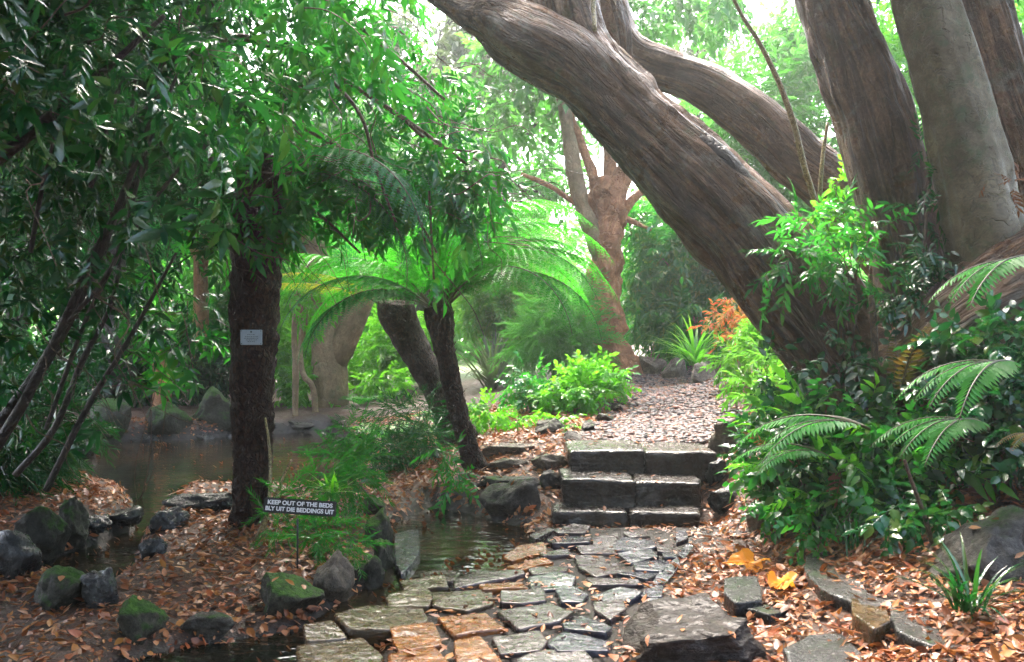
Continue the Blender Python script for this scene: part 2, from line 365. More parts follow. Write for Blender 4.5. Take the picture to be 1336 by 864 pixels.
def tube(mb, pts, radii, seg=8, step=0.1, disp=None, seed=0, caps=True):
    """tapered limb along pts; disp(p3, r, s) returns a radial offset; writes the 'tube' attribute"""
    p = np.asarray(pts, float); rr = np.asarray(radii, float)
    L = np.sum(np.linalg.norm(np.diff(p, axis=0), axis=1)); n = max(len(p), int(L / step) + 2)
    pr = spline(np.c_[p, rr], n); c = pr[:, :3]; r = np.maximum(pr[:, 3], 0.0008)
    t = unit(np.gradient(c, axis=0))
    u = np.cross(t[0], [0.3, 0.9, 0.2]); u = u / np.linalg.norm(u); U = [u]
    for k in range(1, n):
        u = u - t[k] * np.dot(u, t[k]); u = u / np.linalg.norm(u); U.append(u)
    U = np.array(U); W = np.cross(t, U)
    a = np.arange(seg) * 2 * math.pi / seg
    dirs = np.cos(a)[None, :, None] * U[:, None, :] + np.sin(a)[None, :, None] * W[:, None, :]
    s = np.r_[0, np.cumsum(np.linalg.norm(np.diff(c, axis=0), axis=1))]
    A = np.stack([np.cos(a)[None, :] * r[:, None], np.sin(a)[None, :] * r[:, None], np.repeat(s[:, None], seg, 1)], -1) + seed * 3.7
    rad = np.repeat(r[:, None], seg, 1)
    if disp is not None:
        rad = rad + disp(A.reshape(-1, 3), rad.ravel()).reshape(n, seg)
    V = c[:, None, :] + dirs * rad[:, :, None]
    i = np.arange(n - 1)[:, None] * seg; j = np.arange(seg)[None, :]; j2 = (j + 1) % seg
    Q = np.stack([i + j, i + j2, i + seg + j2, i + seg + j], -1).reshape(-1, 4)
    V = V.reshape(-1, 3); A = A.reshape(-1, 3); T = []
    if caps:
        V = np.vstack([V, c[0], c[-1]]); A = np.vstack([A, A[0], A[-1]]); b0, b1 = n * seg, n * seg + 1
        k = np.arange(seg); k2 = (k + 1) % seg
        T = np.vstack([np.c_[np.full(seg, b0), k2, k], np.c_[np.full(seg, b1), (n - 1) * seg + k, (n - 1) * seg + k2]])
    mb.add(V, T=T, Q=Q, A=A)

def furrow(amp, fx=6.0, fz=0.9, seed=0, lump=0.0, lf=2.0):
    def f(A, r):
        p = A * np.array([fx, fx, fz])
        n = 1 - np.abs(fbm(p, 4, seed)) * 2.2
        o = amp * (n - 0.5)
        o = o + 0.16 * r * (0.6 - np.abs(fbm(A * np.array([4.2, 4.2, 0.5]), 3, seed + 31)) * 2.4) * (1 if lump else 0)
        if lump: o = o + 0.30 * r * np.maximum(0, vnoise(A * np.array([3.2, 3.2, 2.2]) + 5.1, seed + 41) - 0.35)
        if lump: o = o + lump * r * fbm(A * lf, 3, seed + 9)
        return o
    return f

_ico = {}
def ico(n):
    if n not in _ico:
        import bmesh
        bm = bmesh.new(); bmesh.ops.create_icosphere(bm, subdivisions=n, radius=1.0)
        V = np.array([v.co[:] for v in bm.verts]); T = np.array([[v.index for v in f.verts] for f in bm.faces]); bm.free()
        _ico[n] = (V, T)
    return _ico[n]

def rock_mesh(size, seed, facets=9, sub=4, rough=0.17, flat=0.0):
    facets += 5
    V, T = ico(sub); V = V.copy(); r = np.random.default_rng(seed)
    for k in range(facets):
        n = unit(r.normal(size=3)); d = r.uniform(0.52, 0.86)
        if flat and k == 0: n = unit(np.array([r.normal() * 0.08, r.normal() * 0.08, 1.0])); d = 1 - flat
        o = np.maximum(V @ n - d, 0); V = V - o[:, None] * n * 0.98
    V = V * (1 + 0.28 * fbm(V * 1.4 + seed, 3, seed))[:, None]
    V = V + unit(V) * (rough * fbm(V * 4 + seed * 1.7, 4, seed + 5))[:, None]
    V = V * np.array(size)
    return V, T

def put_rock(px, py, wpx, hpx, mat, label, z=None, depth=1.0, facets=9, flat=0.0, name='rock', group=None, sink=0.36, Y=None, rz=None, cat='rock', sub=4):
    """px, py: where the middle of its foot shows; wpx, hpx: its size in the photograph"""
    g0 = G(px, py) if Y is None else np.array([(px - 668) / FPX * Y, Y, hz1((px - 668) / FPX * Y, Y)])
    w = wpx * g0[1] / FPX * .95; h = hpx * g0[1] / FPX * .92
    sd = 100 + len(bpy.data.objects)
    V, T = rock_mesh((w / 2 * 1.08, w / 2 * depth, h / 2 * (1 + sink) * 1.1), sd, facets, sub, flat=flat)
    a = rnd.uniform(-0.3, 0.3) if rz is None else rz
    o_mb = MB(); o_mb.add(V, T=T)
    o = o_mb.build(name, mat); o.rotation_euler = (0, 0, a)
    o.location = (g0[0], g0[1] + w / 2 * depth * 0.75, g0[2] + h / 2 * (1 - sink))
    return tag(o, label, cat, group)

def leaf_tpl(lod=1, w=0.4, fold=0.25, droop=0.25):
    """one leaf of length 1 along +y, face towards +z"""
    if lod == 0:
        t = np.array([0, 0.3, 0.65, 1.0]); z = -droop * t ** 2
        V = [(0, t[k], z[k]) for k in range(4)]
        for sgn in (-1, 1):
            V += [(sgn * w / 2, t[1], z[1] + fold * w / 2), (sgn * w * 0.40, t[2], z[2] + fold * w * 0.4)]
        T = [(0, 1, 4), (1, 5, 4), (1, 2, 5), (2, 3, 5), (0, 6, 1), (1, 6, 7), (1, 7, 2), (2, 7, 3)]
    else:
        V = [(0, 0, 0), (-w / 2, 0.45, fold * w / 2), (0, 1, -droop), (w / 2, 0.45, fold * w / 2)]
        T = [(0, 2, 1), (0, 3, 2)]
    return np.array(V, float), np.array(T)

def frames(y, up):
    y = unit(y); x = np.cross(y, up); x = unit(x); z = np.cross(x, y)
    return np.stack([x, y, z], -1)

def spray_tpl(n=9, ll=0.35, lw=0.4, seed=0, lod=1, ang=55, whorl=False, droop=0.3, twig=0.008):
    """a twig of length 1 along +y with n leaves"""
    r = np.random.default_rng(seed); mb = MB(); tv, tt = leaf_tpl(lod, lw, 0.25, droop)
    if whorl:
        t = np.r_[np.full(n - 2, 0.85) + r.uniform(-.06, .06, n - 2), 0.45, 0.6]; a = np.r_[np.linspace(-110, 110, n - 2), -60, 60] + r.uniform(-14, 14, n)
    else:
        t = np.linspace(0.12, 1.0, n); a = np.where(np.arange(n) % 2 == 0, 1, -1) * (ang + r.uniform(-15, 15, n)); a[-1] = r.uniform(-12, 12)
    a = np.radians(a); bend = -0.25 * t ** 2
    d = np.c_[np.sin(a), np.cos(a), -0.15 + r.uniform(-0.3, 0.2, n)]; up = np.c_[r.uniform(-.45, .45, n), r.uniform(-.4, .2, n), np.ones(n)]
    pos = np.c_[r.uniform(-.02, .02, n), t, bend]; sc = ll * r.uniform(0.7, 1.2, n)
    mb.scatter(tv, tt, frames(d, up) * sc[:, None, None], pos)
    k = np.linspace(0, 1, 4)
    V = np.vstack([np.c_[np.full(4, -twig), k, -0.25 * k ** 2], np.c_[np.full(4, twig), k, -0.25 * k ** 2]])
    mb.add(V, T=[(0, 1, 5), (0, 5, 4), (1, 2, 6), (1, 6, 5), (2, 3, 7), (2, 7, 6)])
    return np.concatenate(mb.V).astype(float), np.concatenate(mb.T)

SP = {
    'far': [spray_tpl(9, 0.42, 0.5, 10 + k) for k in range(3)],
    'oval': [spray_tpl(8, 0.34, 0.55, 20 + k, 0) for k in range(4)],
    'lance': [spray_tpl(10, 0.40, 0.27, 30 + k, 0, 48) for k in range(4)],
    'long': [spray_tpl(9, 0.46, 0.22, 40 + k, 0, 40, droop=0.4) for k in range(4)],
    'broad': [spray_tpl(8, 0.46, 0.33, 80 + k, 0, 46, droop=0.4) for k in range(4)],
    'whorl': [spray_tpl(8, 0.50, 0.30, 50 + k, 0, whorl=True, droop=0.35) for k in range(4)],
    'fine': [spray_tpl(22, 0.26, 0.12, 60 + k, 1, 35, droop=0.15) for k in range(3)],
    'mid': [spray_tpl(9, 0.40, 0.38, 70 + k, 1, 50) for k in range(4)],
}

def crown(mb, clumps, kind, n, size, seed=0, droop=0.35, shell=0.45, flat=0.8, out=0.8, upn=0.5, holes=0.0):
    """leafy twigs spread through the volume of uneven clumps (x, y, z, radius)"""
    r = np.random.default_rng(seed); c = np.array(clumps, float); w = c[:, 3] ** 2; w = w / w.sum()
    k = r.choice(len(c), n, p=w)
    u = unit(r.normal(size=(n, 3))); rad = c[k, 3] * r.random(n) ** shell
    pos = c[k, :3] + u * rad[:, None] * np.array([1, 1, flat])
    if holes:
        keep = fbm(pos * (1.6 / c[:, 3].mean()), 3, seed + 3) > holes - 0.35
        pos, u = pos[keep], u[keep]; n = len(pos)
    d = u * out + r.normal(size=(n, 3)) * 0.55 + np.array([0, 0, -droop])
    up = np.array([0, 0, 1.0]) + r.normal(size=(n, 3)) * upn
    s = size * r.uniform(0.65, 1.3, n); S = SP[kind]; v = r.integers(0, len(S), n)
    Mx = frames(d, up) * s[:, None, None]
    for q in range(len(S)):
        m = v == q; mb.scatter(S[q][0], S[q][1], Mx[m], pos[m])

def limb(mb, a, b, r0, r1, sag=0.0, wig=0.06, seed=0, seg=7, n=5):
    r = np.random.default_rng(seed); a = np.asarray(a, float); b = np.asarray(b, float); t = np.linspace(0, 1, n)[:, None]
    L = np.linalg.norm(b - a); p = a + (b - a) * t + r.normal(size=(n, 3)) * wig * L * np.sin(math.pi * t); p[:, 2] += sag * L * np.sin(math.pi * t[:, 0])
    tube(mb, p, np.linspace(r0, r1, n), seg, max(0.03, L / 14), None, seed % 13)

def frond_mesh(L=1.4, W=0.42, npin=24, elev0=65, elev1=-45, bip=True, seed=0, pin_droop=0.25, stalk=0.12, npl=13, wob=0.0):
    """a fern frond from the origin: rises along +y, arches over; returns leaf MB and stalk MB"""
    r = np.random.default_rng(seed); n = 26; t = np.linspace(0, 1, n)
    el = np.radians(elev0 + (elev1 - elev0) * t ** 1.15); side = wob * np.sin(t * 2.3)
    step = L / (n - 1); dy = np.cos(el) * step; dz = np.sin(el) * step
    c = np.c_[side * L, np.r_[0, np.cumsum(dy[:-1])], np.r_[0, np.cumsum(dz[:-1])]]
    sm = MB(); tube(sm, c, np.linspace(0.011, 0.002, n) * (L / 1.4) ** 0.5, 5, 1.0)
    lm = MB(); tv, tt = leaf_tpl(1, 0.42 if bip else 0.26, 0.2, 0.12)
    ts = np.linspace(stalk, 0.985, npin)
    for k, tk in enumerate(ts):
        x = np.array([np.interp(tk, t, c[:, q]) for q in range(3)]); e = np.interp(tk, t, el)
        fw = np.array([0, math.cos(e), math.sin(e)]); nm = np.array([0, -math.sin(e), math.cos(e)])
        q = (tk - stalk) / (1 - stalk); w = W * (min(1, 0.35 + 2.2 * q) * (1 - q) ** 0.62 + 0.02) * r.uniform(0.9, 1.08)
        for sg in (-1, 1):
            d = unit(np.array([sg * 0.94, 0, 0]) + fw * (0.34 + 0.3 * q) + nm * r.normal() * 0.06)
            if not bip:
                dd = unit(d + np.array([0, 0, -pin_droop * 0.5]))
                lm.scatter(tv, tt, (frames(dd[None], nm[None]) * w), x[None]); continue
            m = max(5, int(npl * w / W) + 3); s = np.linspace(0.06, 1, m)
            base = x + d * (s * w)[:, None] + np.array([0, 0, -1.0]) * (pin_droop * w * s ** 2)[:, None]
            loc = unit(d + np.array([0, 0, -2 * pin_droop]) * s[:, None])
            pl = min(w * 0.24, 0.85 * L / npin) * (1 - 0.75 * s ** 1.5) + 0.006
            for s2 in (-1, 1):
                cr = unit(np.cross(loc, nm)) * s2
                dd = unit(cr * 0.85 + loc * 0.5)
                lm.scatter(tv, tt, frames(dd, np.repeat(nm[None], m, 0)) * pl[:, None, None], base)
    return lm, sm
# ---------------------------------------------------------------- terrain
CTRL = np.array([
 (-4,1,.06),(-2,1,.02),(0,1,0),(1.5,1,.03),(3,1,.5),(5,1,.9),(-7,1,.4),
 (-4.2,3.5,.10),(-2.2,3.7,.02),(-1,4,0),(0,4,0),(1,4,.02),(1.5,4.0,.05),(2.1,3.6,.25),(3,4,.48),(4.5,4,.9),
 (-.5,5,0),(.5,5,0),(1.3,5,.03),(2.1,5,.24),(2.8,5.2,.45),(4,5.5,.85),
 (0,6.4,0),(.8,6.5,0),(1.6,6.2,.06),(2,6.2,.22),(2.6,6.6,.58),(3.3,7,.95),(4.5,7.2,1.2),
 (.1,7,.10),(.2,7.6,.22),(1.75,7.0,.22),(2.0,7.6,.42),(1.1,8.2,.47),(.6,8.3,.42),(1.6,8.3,.48),
 (1.2,10,.57),(1.75,9.8,.58),(2.25,12.5,.68),(2.4,14.5,.82),(2.3,18,.95),
 (.3,8.8,.45),(.8,10.2,.62),(1.2,12,.72),(1.4,14,.85),
 (-.33,8.0,.25),(-.8,7.3,.10),(-.9,8.5,.18),(0,9.5,.42),(-1,10,.28),(-.3,12,.42),(-1.5,12.5,.28),(0,15,.48),(-2,16,.33),(-4,15.5,.24),(-7,15,.3),(-9,13,.3),(1,18,.75),(-3,22,.42),(3,22,1.0),(8,22,1.8),(-9,22,.5),
 (2.3,8.6,.62),(2.9,9.5,.9),(3.2,12,1.0),(3.6,15,1.2),(6,10,1.7),(7,7,1.8),(8,14,2.0),(6,4,1.35),(7,2,1.4),
 (-3.6,6.9,.24),(-4.8,8,.26),(-5,10,.22),(-6,12,.3),(-4.2,5.5,.16),(-5.2,4,.25),(-6.5,6,.4),
 (-1.85,6.3,.12),(-1.3,5.3,.10),(-2.3,5.6,.09),(-1.4,7.2,.10),(-1.9,4.85,.07),(-1.2,8.5,.12),(-3.5,10,.02),(-2.5,9,.02),(-9,8,.6),(-9,3,.6)], float)

def _tps():
    X = CTRL[:, :2]; n = len(X)
    d = np.linalg.norm(X[:, None] - X[None], axis=-1)
    K = np.where(d > 0, d ** 2 * np.log(np.maximum(d, 1e-9)), 0) + np.eye(n) * 0.02
    Pm = np.c_[np.ones(n), X]; A = np.block([[K, Pm], [Pm.T, np.zeros((3, 3))]])
    return np.linalg.solve(A, np.r_[CTRL[:, 2], 0, 0, 0])
_W = _tps()

WATER_Z = -0.02
POND = polyZ([(62,603),(100,588),(140,577),(250,573),(330,567),(430,562),(475,580),(480,610),(440,632),(330,646),(245,643),(238,657),(160,652),(120,642),(78,626)], WATER_Z)
CHAN = polyZ([(163,646),(238,650),(222,676),(196,700),(176,755),(115,778),(52,758),(60,728),(120,708),(168,690)], WATER_Z)
STREAM = polyZ([(150,872),(210,852),(300,838),(395,822),(440,785),(478,765),(503,725),(510,682),(555,660),(605,666),(690,690),(700,712),(650,742),(560,790),(500,835),(470,900),(420,1100),(100,1100)], WATER_Z)
BEDPOLYS = [POND, CHAN, STREAM]

def sdist(p, poly):
    """signed distance to a polygon, negative inside"""
    a = poly; b = np.roll(poly, -1, 0); dmin = np.full(len(p), 1e9); ins = np.zeros(len(p), bool)
    for k in range(len(a)):
        e = b[k] - a[k]; w = p - a[k]; t = np.clip((w @ e) / (e @ e), 0, 1)
        dmin = np.minimum(dmin, np.linalg.norm(w - t[:, None] * e, axis=1))
        c = (a[k][1] > p[:, 1]) != (b[k][1] > p[:, 1])
        xi = a[k][0] + (p[:, 1] - a[k][1]) * e[0] / (e[1] if abs(e[1]) > 1e-9 else 1e-9)
        ins ^= c & (p[:, 0] < xi)
    return np.where(ins, -dmin, dmin)

def wdist(p):
    return np.min([sdist(p, q) for q in BEDPOLYS], axis=0)

PATHC = np.array([(1.28,8.1),(1.5,8.9),(1.78,9.8),(2.25,12.5),(2.42,14.2),(2.3,17)])
PATHW = np.array([.72,.72,.68,.62,.5,.5])
def pathdist(p):
    d = np.full(len(p), 1e9)
    for k in range(len(PATHC) - 1):
        a, b = PATHC[k], PATHC[k + 1]; e = b - a; w = p - a; t = np.clip((w @ e) / (e @ e), 0, 1)
        d = np.minimum(d, np.linalg.norm(w - t[:, None] * e, axis=1) - (PATHW[k] + (PATHW[k + 1] - PATHW[k]) * t))
    return d
PAVE = polyZ([(380,900),(440,800),(500,762),(560,740),(660,700),(730,686),(920,688),(935,700),(880,745),(835,800),(800,900)])

def hz(x, y):
    x = np.asarray(x, float); y = np.asarray(y, float); p = np.c_[x, y]
    q = np.c_[np.clip(x, -10, 9), np.clip(y, 0.5, 23)]
    d = np.linalg.norm(q[:, None] - CTRL[None, :, :2], axis=-1)
    z = np.where(d > 0, d ** 2 * np.log(np.maximum(d, 1e-9)), 0) @ _W[:-3] + _W[-3] + q @ _W[-2:]
    z = np.clip(z, -0.05, 2.6)
    rough = 0.05 * fbm(np.c_[x, y, 0 * x] * 1.1, 3, 3) + 0.02 * fbm(np.c_[x, y, 0 * x] * 5, 3, 5)
    pv = sstep(0.25, -0.1, sdist(p, PAVE)); pd = sstep(0.3, -0.1, pathdist(p))
    st = ((x > .3) & (x < 1.75) & (y > 6.7) & (y < 8.4)).astype(float)
    z = z + rough * (1 - np.maximum(np.maximum(pv, pd), st) * 0.85) 
    w = wdist(p)
    z = np.where((w > 0.12), np.maximum(z, 0.0), z)
    z = z * (1 - 0.92 * pv * (w > .05))
    z = z + pv * (0.016 + .012 * fbm(np.c_[x, y, 0 * x] * 9, 3, 15))
    z = z + (-0.16 - z) * sstep(0.13, -0.22, w)
    # under the steps the soil stays below the blocks
    ys = np.array([6.6, 6.85, 7.1, 7.55, 7.95, 8.15]); zs = np.array([0.0, -.04, 0.0, .2, .34, .47])
    inst = sstep(.15, .35, x) * sstep(1.85, 1.6, x) * sstep(6.6, 6.8, y) * sstep(8.3, 8.1, y)
    z = z + (np.minimum(z, np.interp(y, ys, zs)) - z) * inst
    return z
def hz1(x, y): return float(hz(np.array([x]), np.array([y]))[0])

def G(px, py):
    """where the ray through a pixel of the photograph meets the ground"""
    Y = np.linspace(2.5, 30, 1100); x = (px - 668) / FPX * Y; zr = 1.5 - (py - 432) / FPX * Y
    k = np.argmax(zr < hz(x, Y)) if np.any(zr < hz(x, Y)) else len(Y) - 1
    return np.array([x[k], Y[k], hz1(x[k], Y[k])])

def build_ground():
    xs = np.unique(np.r_[-np.geomspace(7, 1500, 26), np.arange(-7, 5.01, 0.05), np.geomspace(5, 1500, 26)])
    ys = np.unique(np.r_[-np.geomspace(1.5, 1500, 22), np.arange(-1.5, 2.8, 0.25), np.arange(2.8, 10.5, 0.05), np.geomspace(10.5, 24, 90), np.geomspace(24, 2500, 26)])
    X, Y = np.meshgrid(xs, ys); x = X.ravel(); y = Y.ravel(); p = np.c_[x, y]
    z = np.concatenate([hz(a, b) for a, b in zip(np.array_split(x, 12), np.array_split(y, 12))])
    nx, ny = len(xs), len(ys)
    i = np.arange(ny - 1)[:, None] * nx; j = np.arange(nx - 1)[None]
    mb = MB(); mb.add(np.c_[x, y, z], Q=np.stack([i + j, i + j + 1, i + nx + j + 1, i + nx + j], -1).reshape(-1, 4))
    o = mb.build('ground', M['ground'])
    w = wdist(p)
    A = {'gravel': sstep(0.15, -0.05, pathdist(p)) * (0.75 + 0.25 * fbm(np.c_[x, y, 0 * x] * 2, 3, 8)),
         'lawn': sstep(17.5, 19.5, y) * sstep(3.5, 2.0, np.abs(x + 1.2)) * 0.9 + 0.9 * sstep(30, 40, y),
         'wet': np.maximum(sstep(0.2, -0.1, sdist(p, PAVE)), sstep(0.12, 0.0, w))}
    for k, v in A.items():
        a = o.data.attributes.new(k, 'FLOAT', 'POINT'); a.data.foreach_set('value', np.clip(v, 0, 1).astype(np.float32))
    tag(o, kind='structure')
build_ground()

def build_water():
    xs = np.linspace(-9, 1.6, 60); ys = np.linspace(0.5, 14.0, 70); X, Y = np.meshgrid(xs, ys); n = len(xs)
    i = np.arange(len(ys) - 1)[:, None] * n; j = np.arange(n - 1)[None]
    mb = MB(); mb.add(np.c_[X.ravel(), Y.ravel(), np.full(X.size, WATER_Z)], Q=np.stack([i + j, i + j + 1, i + n + j + 1, i + n + j], -1).reshape(-1, 4))
    tag(mb.build('stream_water', M['water']), kind='structure')
build_water()

# ---------------------------------------------------------------- flat paving stones (outlines read on an enlargement of the photograph, laid on the ground)
def slab(poly, top=0.05, thick=0.16, seed=0, tilt=0.03):
    r = np.random.default_rng(seed); p = np.asarray(poly, float)
    # resample the outline, round its corners a little, ruffle it
    q = np.vstack([p, p[:1]]); d = np.r_[0, np.cumsum(np.linalg.norm(np.diff(q, axis=0), axis=1))]; N = 80
    s = np.linspace(0, d[-1], N, endpoint=False); o = np.c_[np.interp(s, d, q[:, 0]), np.interp(s, d, q[:, 1])]
    for _ in range(1): o = 0.5 * o + 0.25 * (np.roll(o, 1, 0) + np.roll(o, -1, 0))
    c = o.mean(0); size = math.sqrt(max(1e-4, np.ptp(o[:, 0]) * np.ptp(o[:, 1])))
    o = o + (o - c) * (0.0 + 0.06 * fbm(np.c_[o * 11, np.full(N, seed * 1.3)], 4, seed))[:, None]
    rings = [(0.97, -thick), (1.0, -0.05), (1.02, -0.012), (1.0, -0.003), (0.97, 0.0)] + [(f, 0.0) for f in np.linspace(0.90, 0.07, 13)]
    tx, ty = r.normal(size=2) * tilt; V = []
    for k, (f, z) in enumerate(rings):
        pt = c + (o - c) * f; n3 = np.c_[pt, np.full(N, seed * 2.1)]
        zz = top + z + ((pt - c) @ np.array([tx, ty])) * (1 if k else 0)
        if k >= 1: zz = zz + 0.012 * fbm(n3 * 6, 4, seed + 2)
        V.append(np.c_[pt, zz])
    cz = top + 0.01 * fbm(np.array([[c[0], c[1], seed * 2.1]]) * 5, 4, seed + 2)[0]
    V = np.vstack(V + [np.array([[c[0], c[1], cz]])]); K = len(rings)
    i = np.arange(K - 1)[:, None] * N; j = np.arange(N)[None]; j2 = (j + 1) % N
    Q = np.stack([i + j, i + j2, i + N + j2, i + N + j], -1).reshape(-1, 4)
    b = (K - 1) * N; k = np.arange(N)
    mb = MB(); off = np.array([c[0], c[1], 0.0])
    mb.add(V - off, T=np.c_[b + k, b + (k + 1) % N, np.full(N, K * N)], Q=Q)
    return mb, off

PAV = 'flat stones paving the wet path'
STONES = [
 ('slate_brown', [(105,650),(210,610),(400,605),(415,655),(330,690),(160,700)], 'large greenish brown stone with a dark wet rim, farthest left but two in the stream'),
 ('slate_brown', [(-10,682),(90,662),(140,712),(0,735)], 'small brown stone awash at the left end of the paving'),
 ('slate_brown', [(-30,742),(190,716),(262,790),(210,850),(-20,850)], 'broad brown stone at the bottom edge, leftmost of the front row'),
 ('slate_orange', [(295,690),(440,672),(470,740),(320,770)], 'four sided rusty brown stone right of the large greenish brown one'),
 ('slate_orange', [(290,778),(440,757),(495,812),(490,850),(280,850)], 'rusty orange stone cut by the bottom edge, left of its twin'),
 ('slate_orange', [(460,650),(620,630),(690,685),(520,715)], 'bright rusty orange stone with a grey right end, behind the orange pair'),
 ('slate_orange', [(515,738),(600,722),(680,800),(660,840),(530,825)], 'rusty orange stone in the front row beside leaf filled gaps'),
 ('slate_brown', [(440,570),(640,550),(650,600),(560,625),(445,612)], 'long brown stone just behind the bright orange one'),
 ('slate_brown', [(280,580),(400,542),(440,575),(425,610),(290,608)], 'grey brown stone shelving into the stream above the greenish brown one'),
 ('slate_brown', [(330,522),(480,508),(492,542),(345,548)], 'narrow grey brown stone at the left edge of the paving'),
 ('slate', [(515,520),(590,490),(745,488),(757,502),(640,528),(520,545)], 'long dark slab with a sharp raised front edge beside the pool'),
 ('slate_orange', [(600,537),(750,527),(765,550),(620,558)], 'thin reddish slab below the long dark slab'),
 ('slate_orange', [(690,440),(740,403),(825,390),(838,418),(720,452)], 'reddish brown slab at the head of the dark pool'),
 ('slate_orange', [(700,475),(830,440),(857,458),(750,488)], 'pointed reddish slab tilted towards the pool'),
 ('slate', [(815,428),(910,410),(922,430),(825,442)], 'small thin brown slab left of the grey stones'),
 ('slate_grey', [(835,380),(890,355),(990,375),(985,402),(860,402)], 'broad shiny grey slab near the left end of the bottom step'),
 ('slate', [(940,407),(1075,400),(1080,425),(960,430)], 'dark narrow stone between shiny pale ones'),
 ('slate_grey', [(1070,400),(1100,370),(1210,383),(1217,408),(1080,417)], 'shiny grey stone with a notched left end, third row below the steps'),
 ('slate', [(935,442),(1030,433),(1047,463),(950,471)], 'pale mauve stone shaped like a shield, middle of the path'),
 ('slate_grey', [(1085,432),(1200,415),(1226,438),(1130,460)], 'pale grey stone sloping to a blunt right end'),
 ('slate', [(948,477),(1080,457),(1112,488),(1010,512)], 'mauve wedge of stone with a thick dark front'),
 ('slate_grey', [(1140,467),(1230,445),(1292,450),(1240,490),(1150,490)], 'blue grey stone pointing right towards the leaf litter'),
 ('slate_grey', [(1085,503),(1170,490),(1237,492),(1190,522)], 'flat blue grey stone below the pointing one'),
 ('slate_grey', [(770,512),(870,500),(937,515),(920,545),(790,550)], 'wide pale grey stone in the centre of the path'),
 ('slate', [(980,517),(1150,513),(1170,535),(1000,540)], 'long thin mauve stone between two grey rows'),
 ('slate', [(680,562),(822,552),(835,590),(750,604),(678,600)], 'shiny mauve stone in the middle, behind the largest purple one'),
 ('slate', [(667,627),(840,597),(930,630),(880,665),(740,692)], 'largest purple stone in the middle of the path'),
 ('slate_grey', [(870,560),(930,545),(982,570),(960,597),(890,597)], 'rounded blue grey stone beside two yellow leaves'),
 ('slate_grey', [(995,567),(1090,548),(1172,570),(1130,590),(1010,592)], 'oval grey stone near the right edge of the paving'),
 ('slate', [(1000,602),(1100,592),(1112,625),(1060,657),(1005,625)], 'tan mauve stone with a pointed lower corner'),
 ('slate_grey', [(893,670),(960,637),(1062,685),(1040,707),(900,692)], 'blue grey triangle of stone right of the largest purple one'),
 ('slate', [(650,722),(810,697),(837,735),(812,767),(680,772)], 'six sided mauve stone right of the front orange stone'),
 ('slate_grey', [(848,747),(900,702),(1062,732),(1050,765),(880,772)], 'dark blue grey stone behind the front middle slab'),
 ('slate', [(735,800),(830,765),(960,762),(1002,795),(980,850),(750,850)], 'shiny slab at the bottom edge, rightmost of the front row'),
 ('slate_grey', [(1155,640),(1180,587),(1227,580),(1217,620)], 'grey kerb stone next to the big foreground boulder'),
 ('slate_grey', [(1165,575),(1197,535),(1242,540),(1240,577)], 'square grey kerb stone, middle of the right edge'),
 ('slate_grey', [(1205,522),(1242,478),(1292,452),(1302,475),(1250,527)], 'long grey kerb stone slanting along the leaf litter'),
 ('slate_grey', [(1238,430),(1280,424),(1292,445),(1247,447)], 'fist sized pale cobble at the right edge of the paving'),
 ('slate_grey', [(1297,432),(1330,392),(1352,402),(1318,446)], 'upright grey kerb stone below the right end of the steps'),
 ('slate', [(768,477),(912,470),(905,495),(790,500)], 'dark sunken slab left of the mauve wedge'),
 ('slate', [(778,365),(850,340),(862,350),(800,377)], 'dark slab in the corner between pool and bottom step'),
 ('slate', [(860,347),(930,330),(987,335),(970,357),(880,357)], 'dull brown slab tucked under the left half of the bottom step'),
 ('slate', [(995,372),(1085,363),(1077,397),(1000,397)], 'mauve stone below the joint of the bottom step'),
 ('slate', [(1105,363),(1180,350),(1197,368),(1130,376)], 'small mauve slab under the right half of the bottom step'),
 ('slate_grey', [(310,352),(388,340),(395,400),(370,450),(332,490),(308,450)], 'upright grey slab sloping down into the stream beside the mossy stones'),
 ('slate', [(395,467),(470,450),(532,470),(505,500),(412,497)], 'half sunken grey stone between stream and paving'),
 ('slate', [(1220,402),(1280,398),(1277,424),(1225,422)], 'little dark stone behind the pale cobble'),
 ('slate_grey', [(1285,352),(1320,345),(1330,375),(1290,390)], 'small blue grey stone at the right foot of the steps'),
]
for k, (mt, zp, lab) in enumerate(STONES):
    poly = np.array([PZ(400 + a / 2.672, 560 + b / 2.672, 0.05)[:2] for a, b in zp])
    top = 0.05
    if k == 44: top = 0.03
    if k == 45: top = 0.0
    poly = poly.mean(0) + (poly - poly.mean(0)) * 1.05
    mb, off = slab(poly, top - .006, 0.2, 40 + k, 0.04 if k != 44 else 0.0)
    o = mb.build('paving_stone', M[mt]); o.location = off
    tag(o, lab, 'paving stone', PAV)

# small flat stones lying in the leaf litter right of the path
FL = [('rock_dark', [(500,790),(590,740),(700,735),(740,770),(800,812),(820,850),(520,850)], 'flat dark stone half buried in leaves at the bottom edge', 0.06),
      ('rock_dark', [(290,540),(400,528),(420,560),(425,600),(330,610),(290,580)], 'small square dark stone in the leaves left of the big orange leaf', 0.09),
      ('rock_dark', [(370,640),(480,610),(530,640),(450,665)], 'low dark stone between boulder and orange leaf', 0.05)]
for k, (mt, zp, lab, top) in enumerate(FL):
    poly = np.array([PZ(836 + a / 2.672, 560 + b / 2.672, top)[:2] for a, b in zp])
    mb, off = slab(poly, top + 0.02, 0.2, 140 + k, 0.04); o = mb.build('flat_stone', M[mt]); o.location = off
    tag(o, lab, 'flat stone')

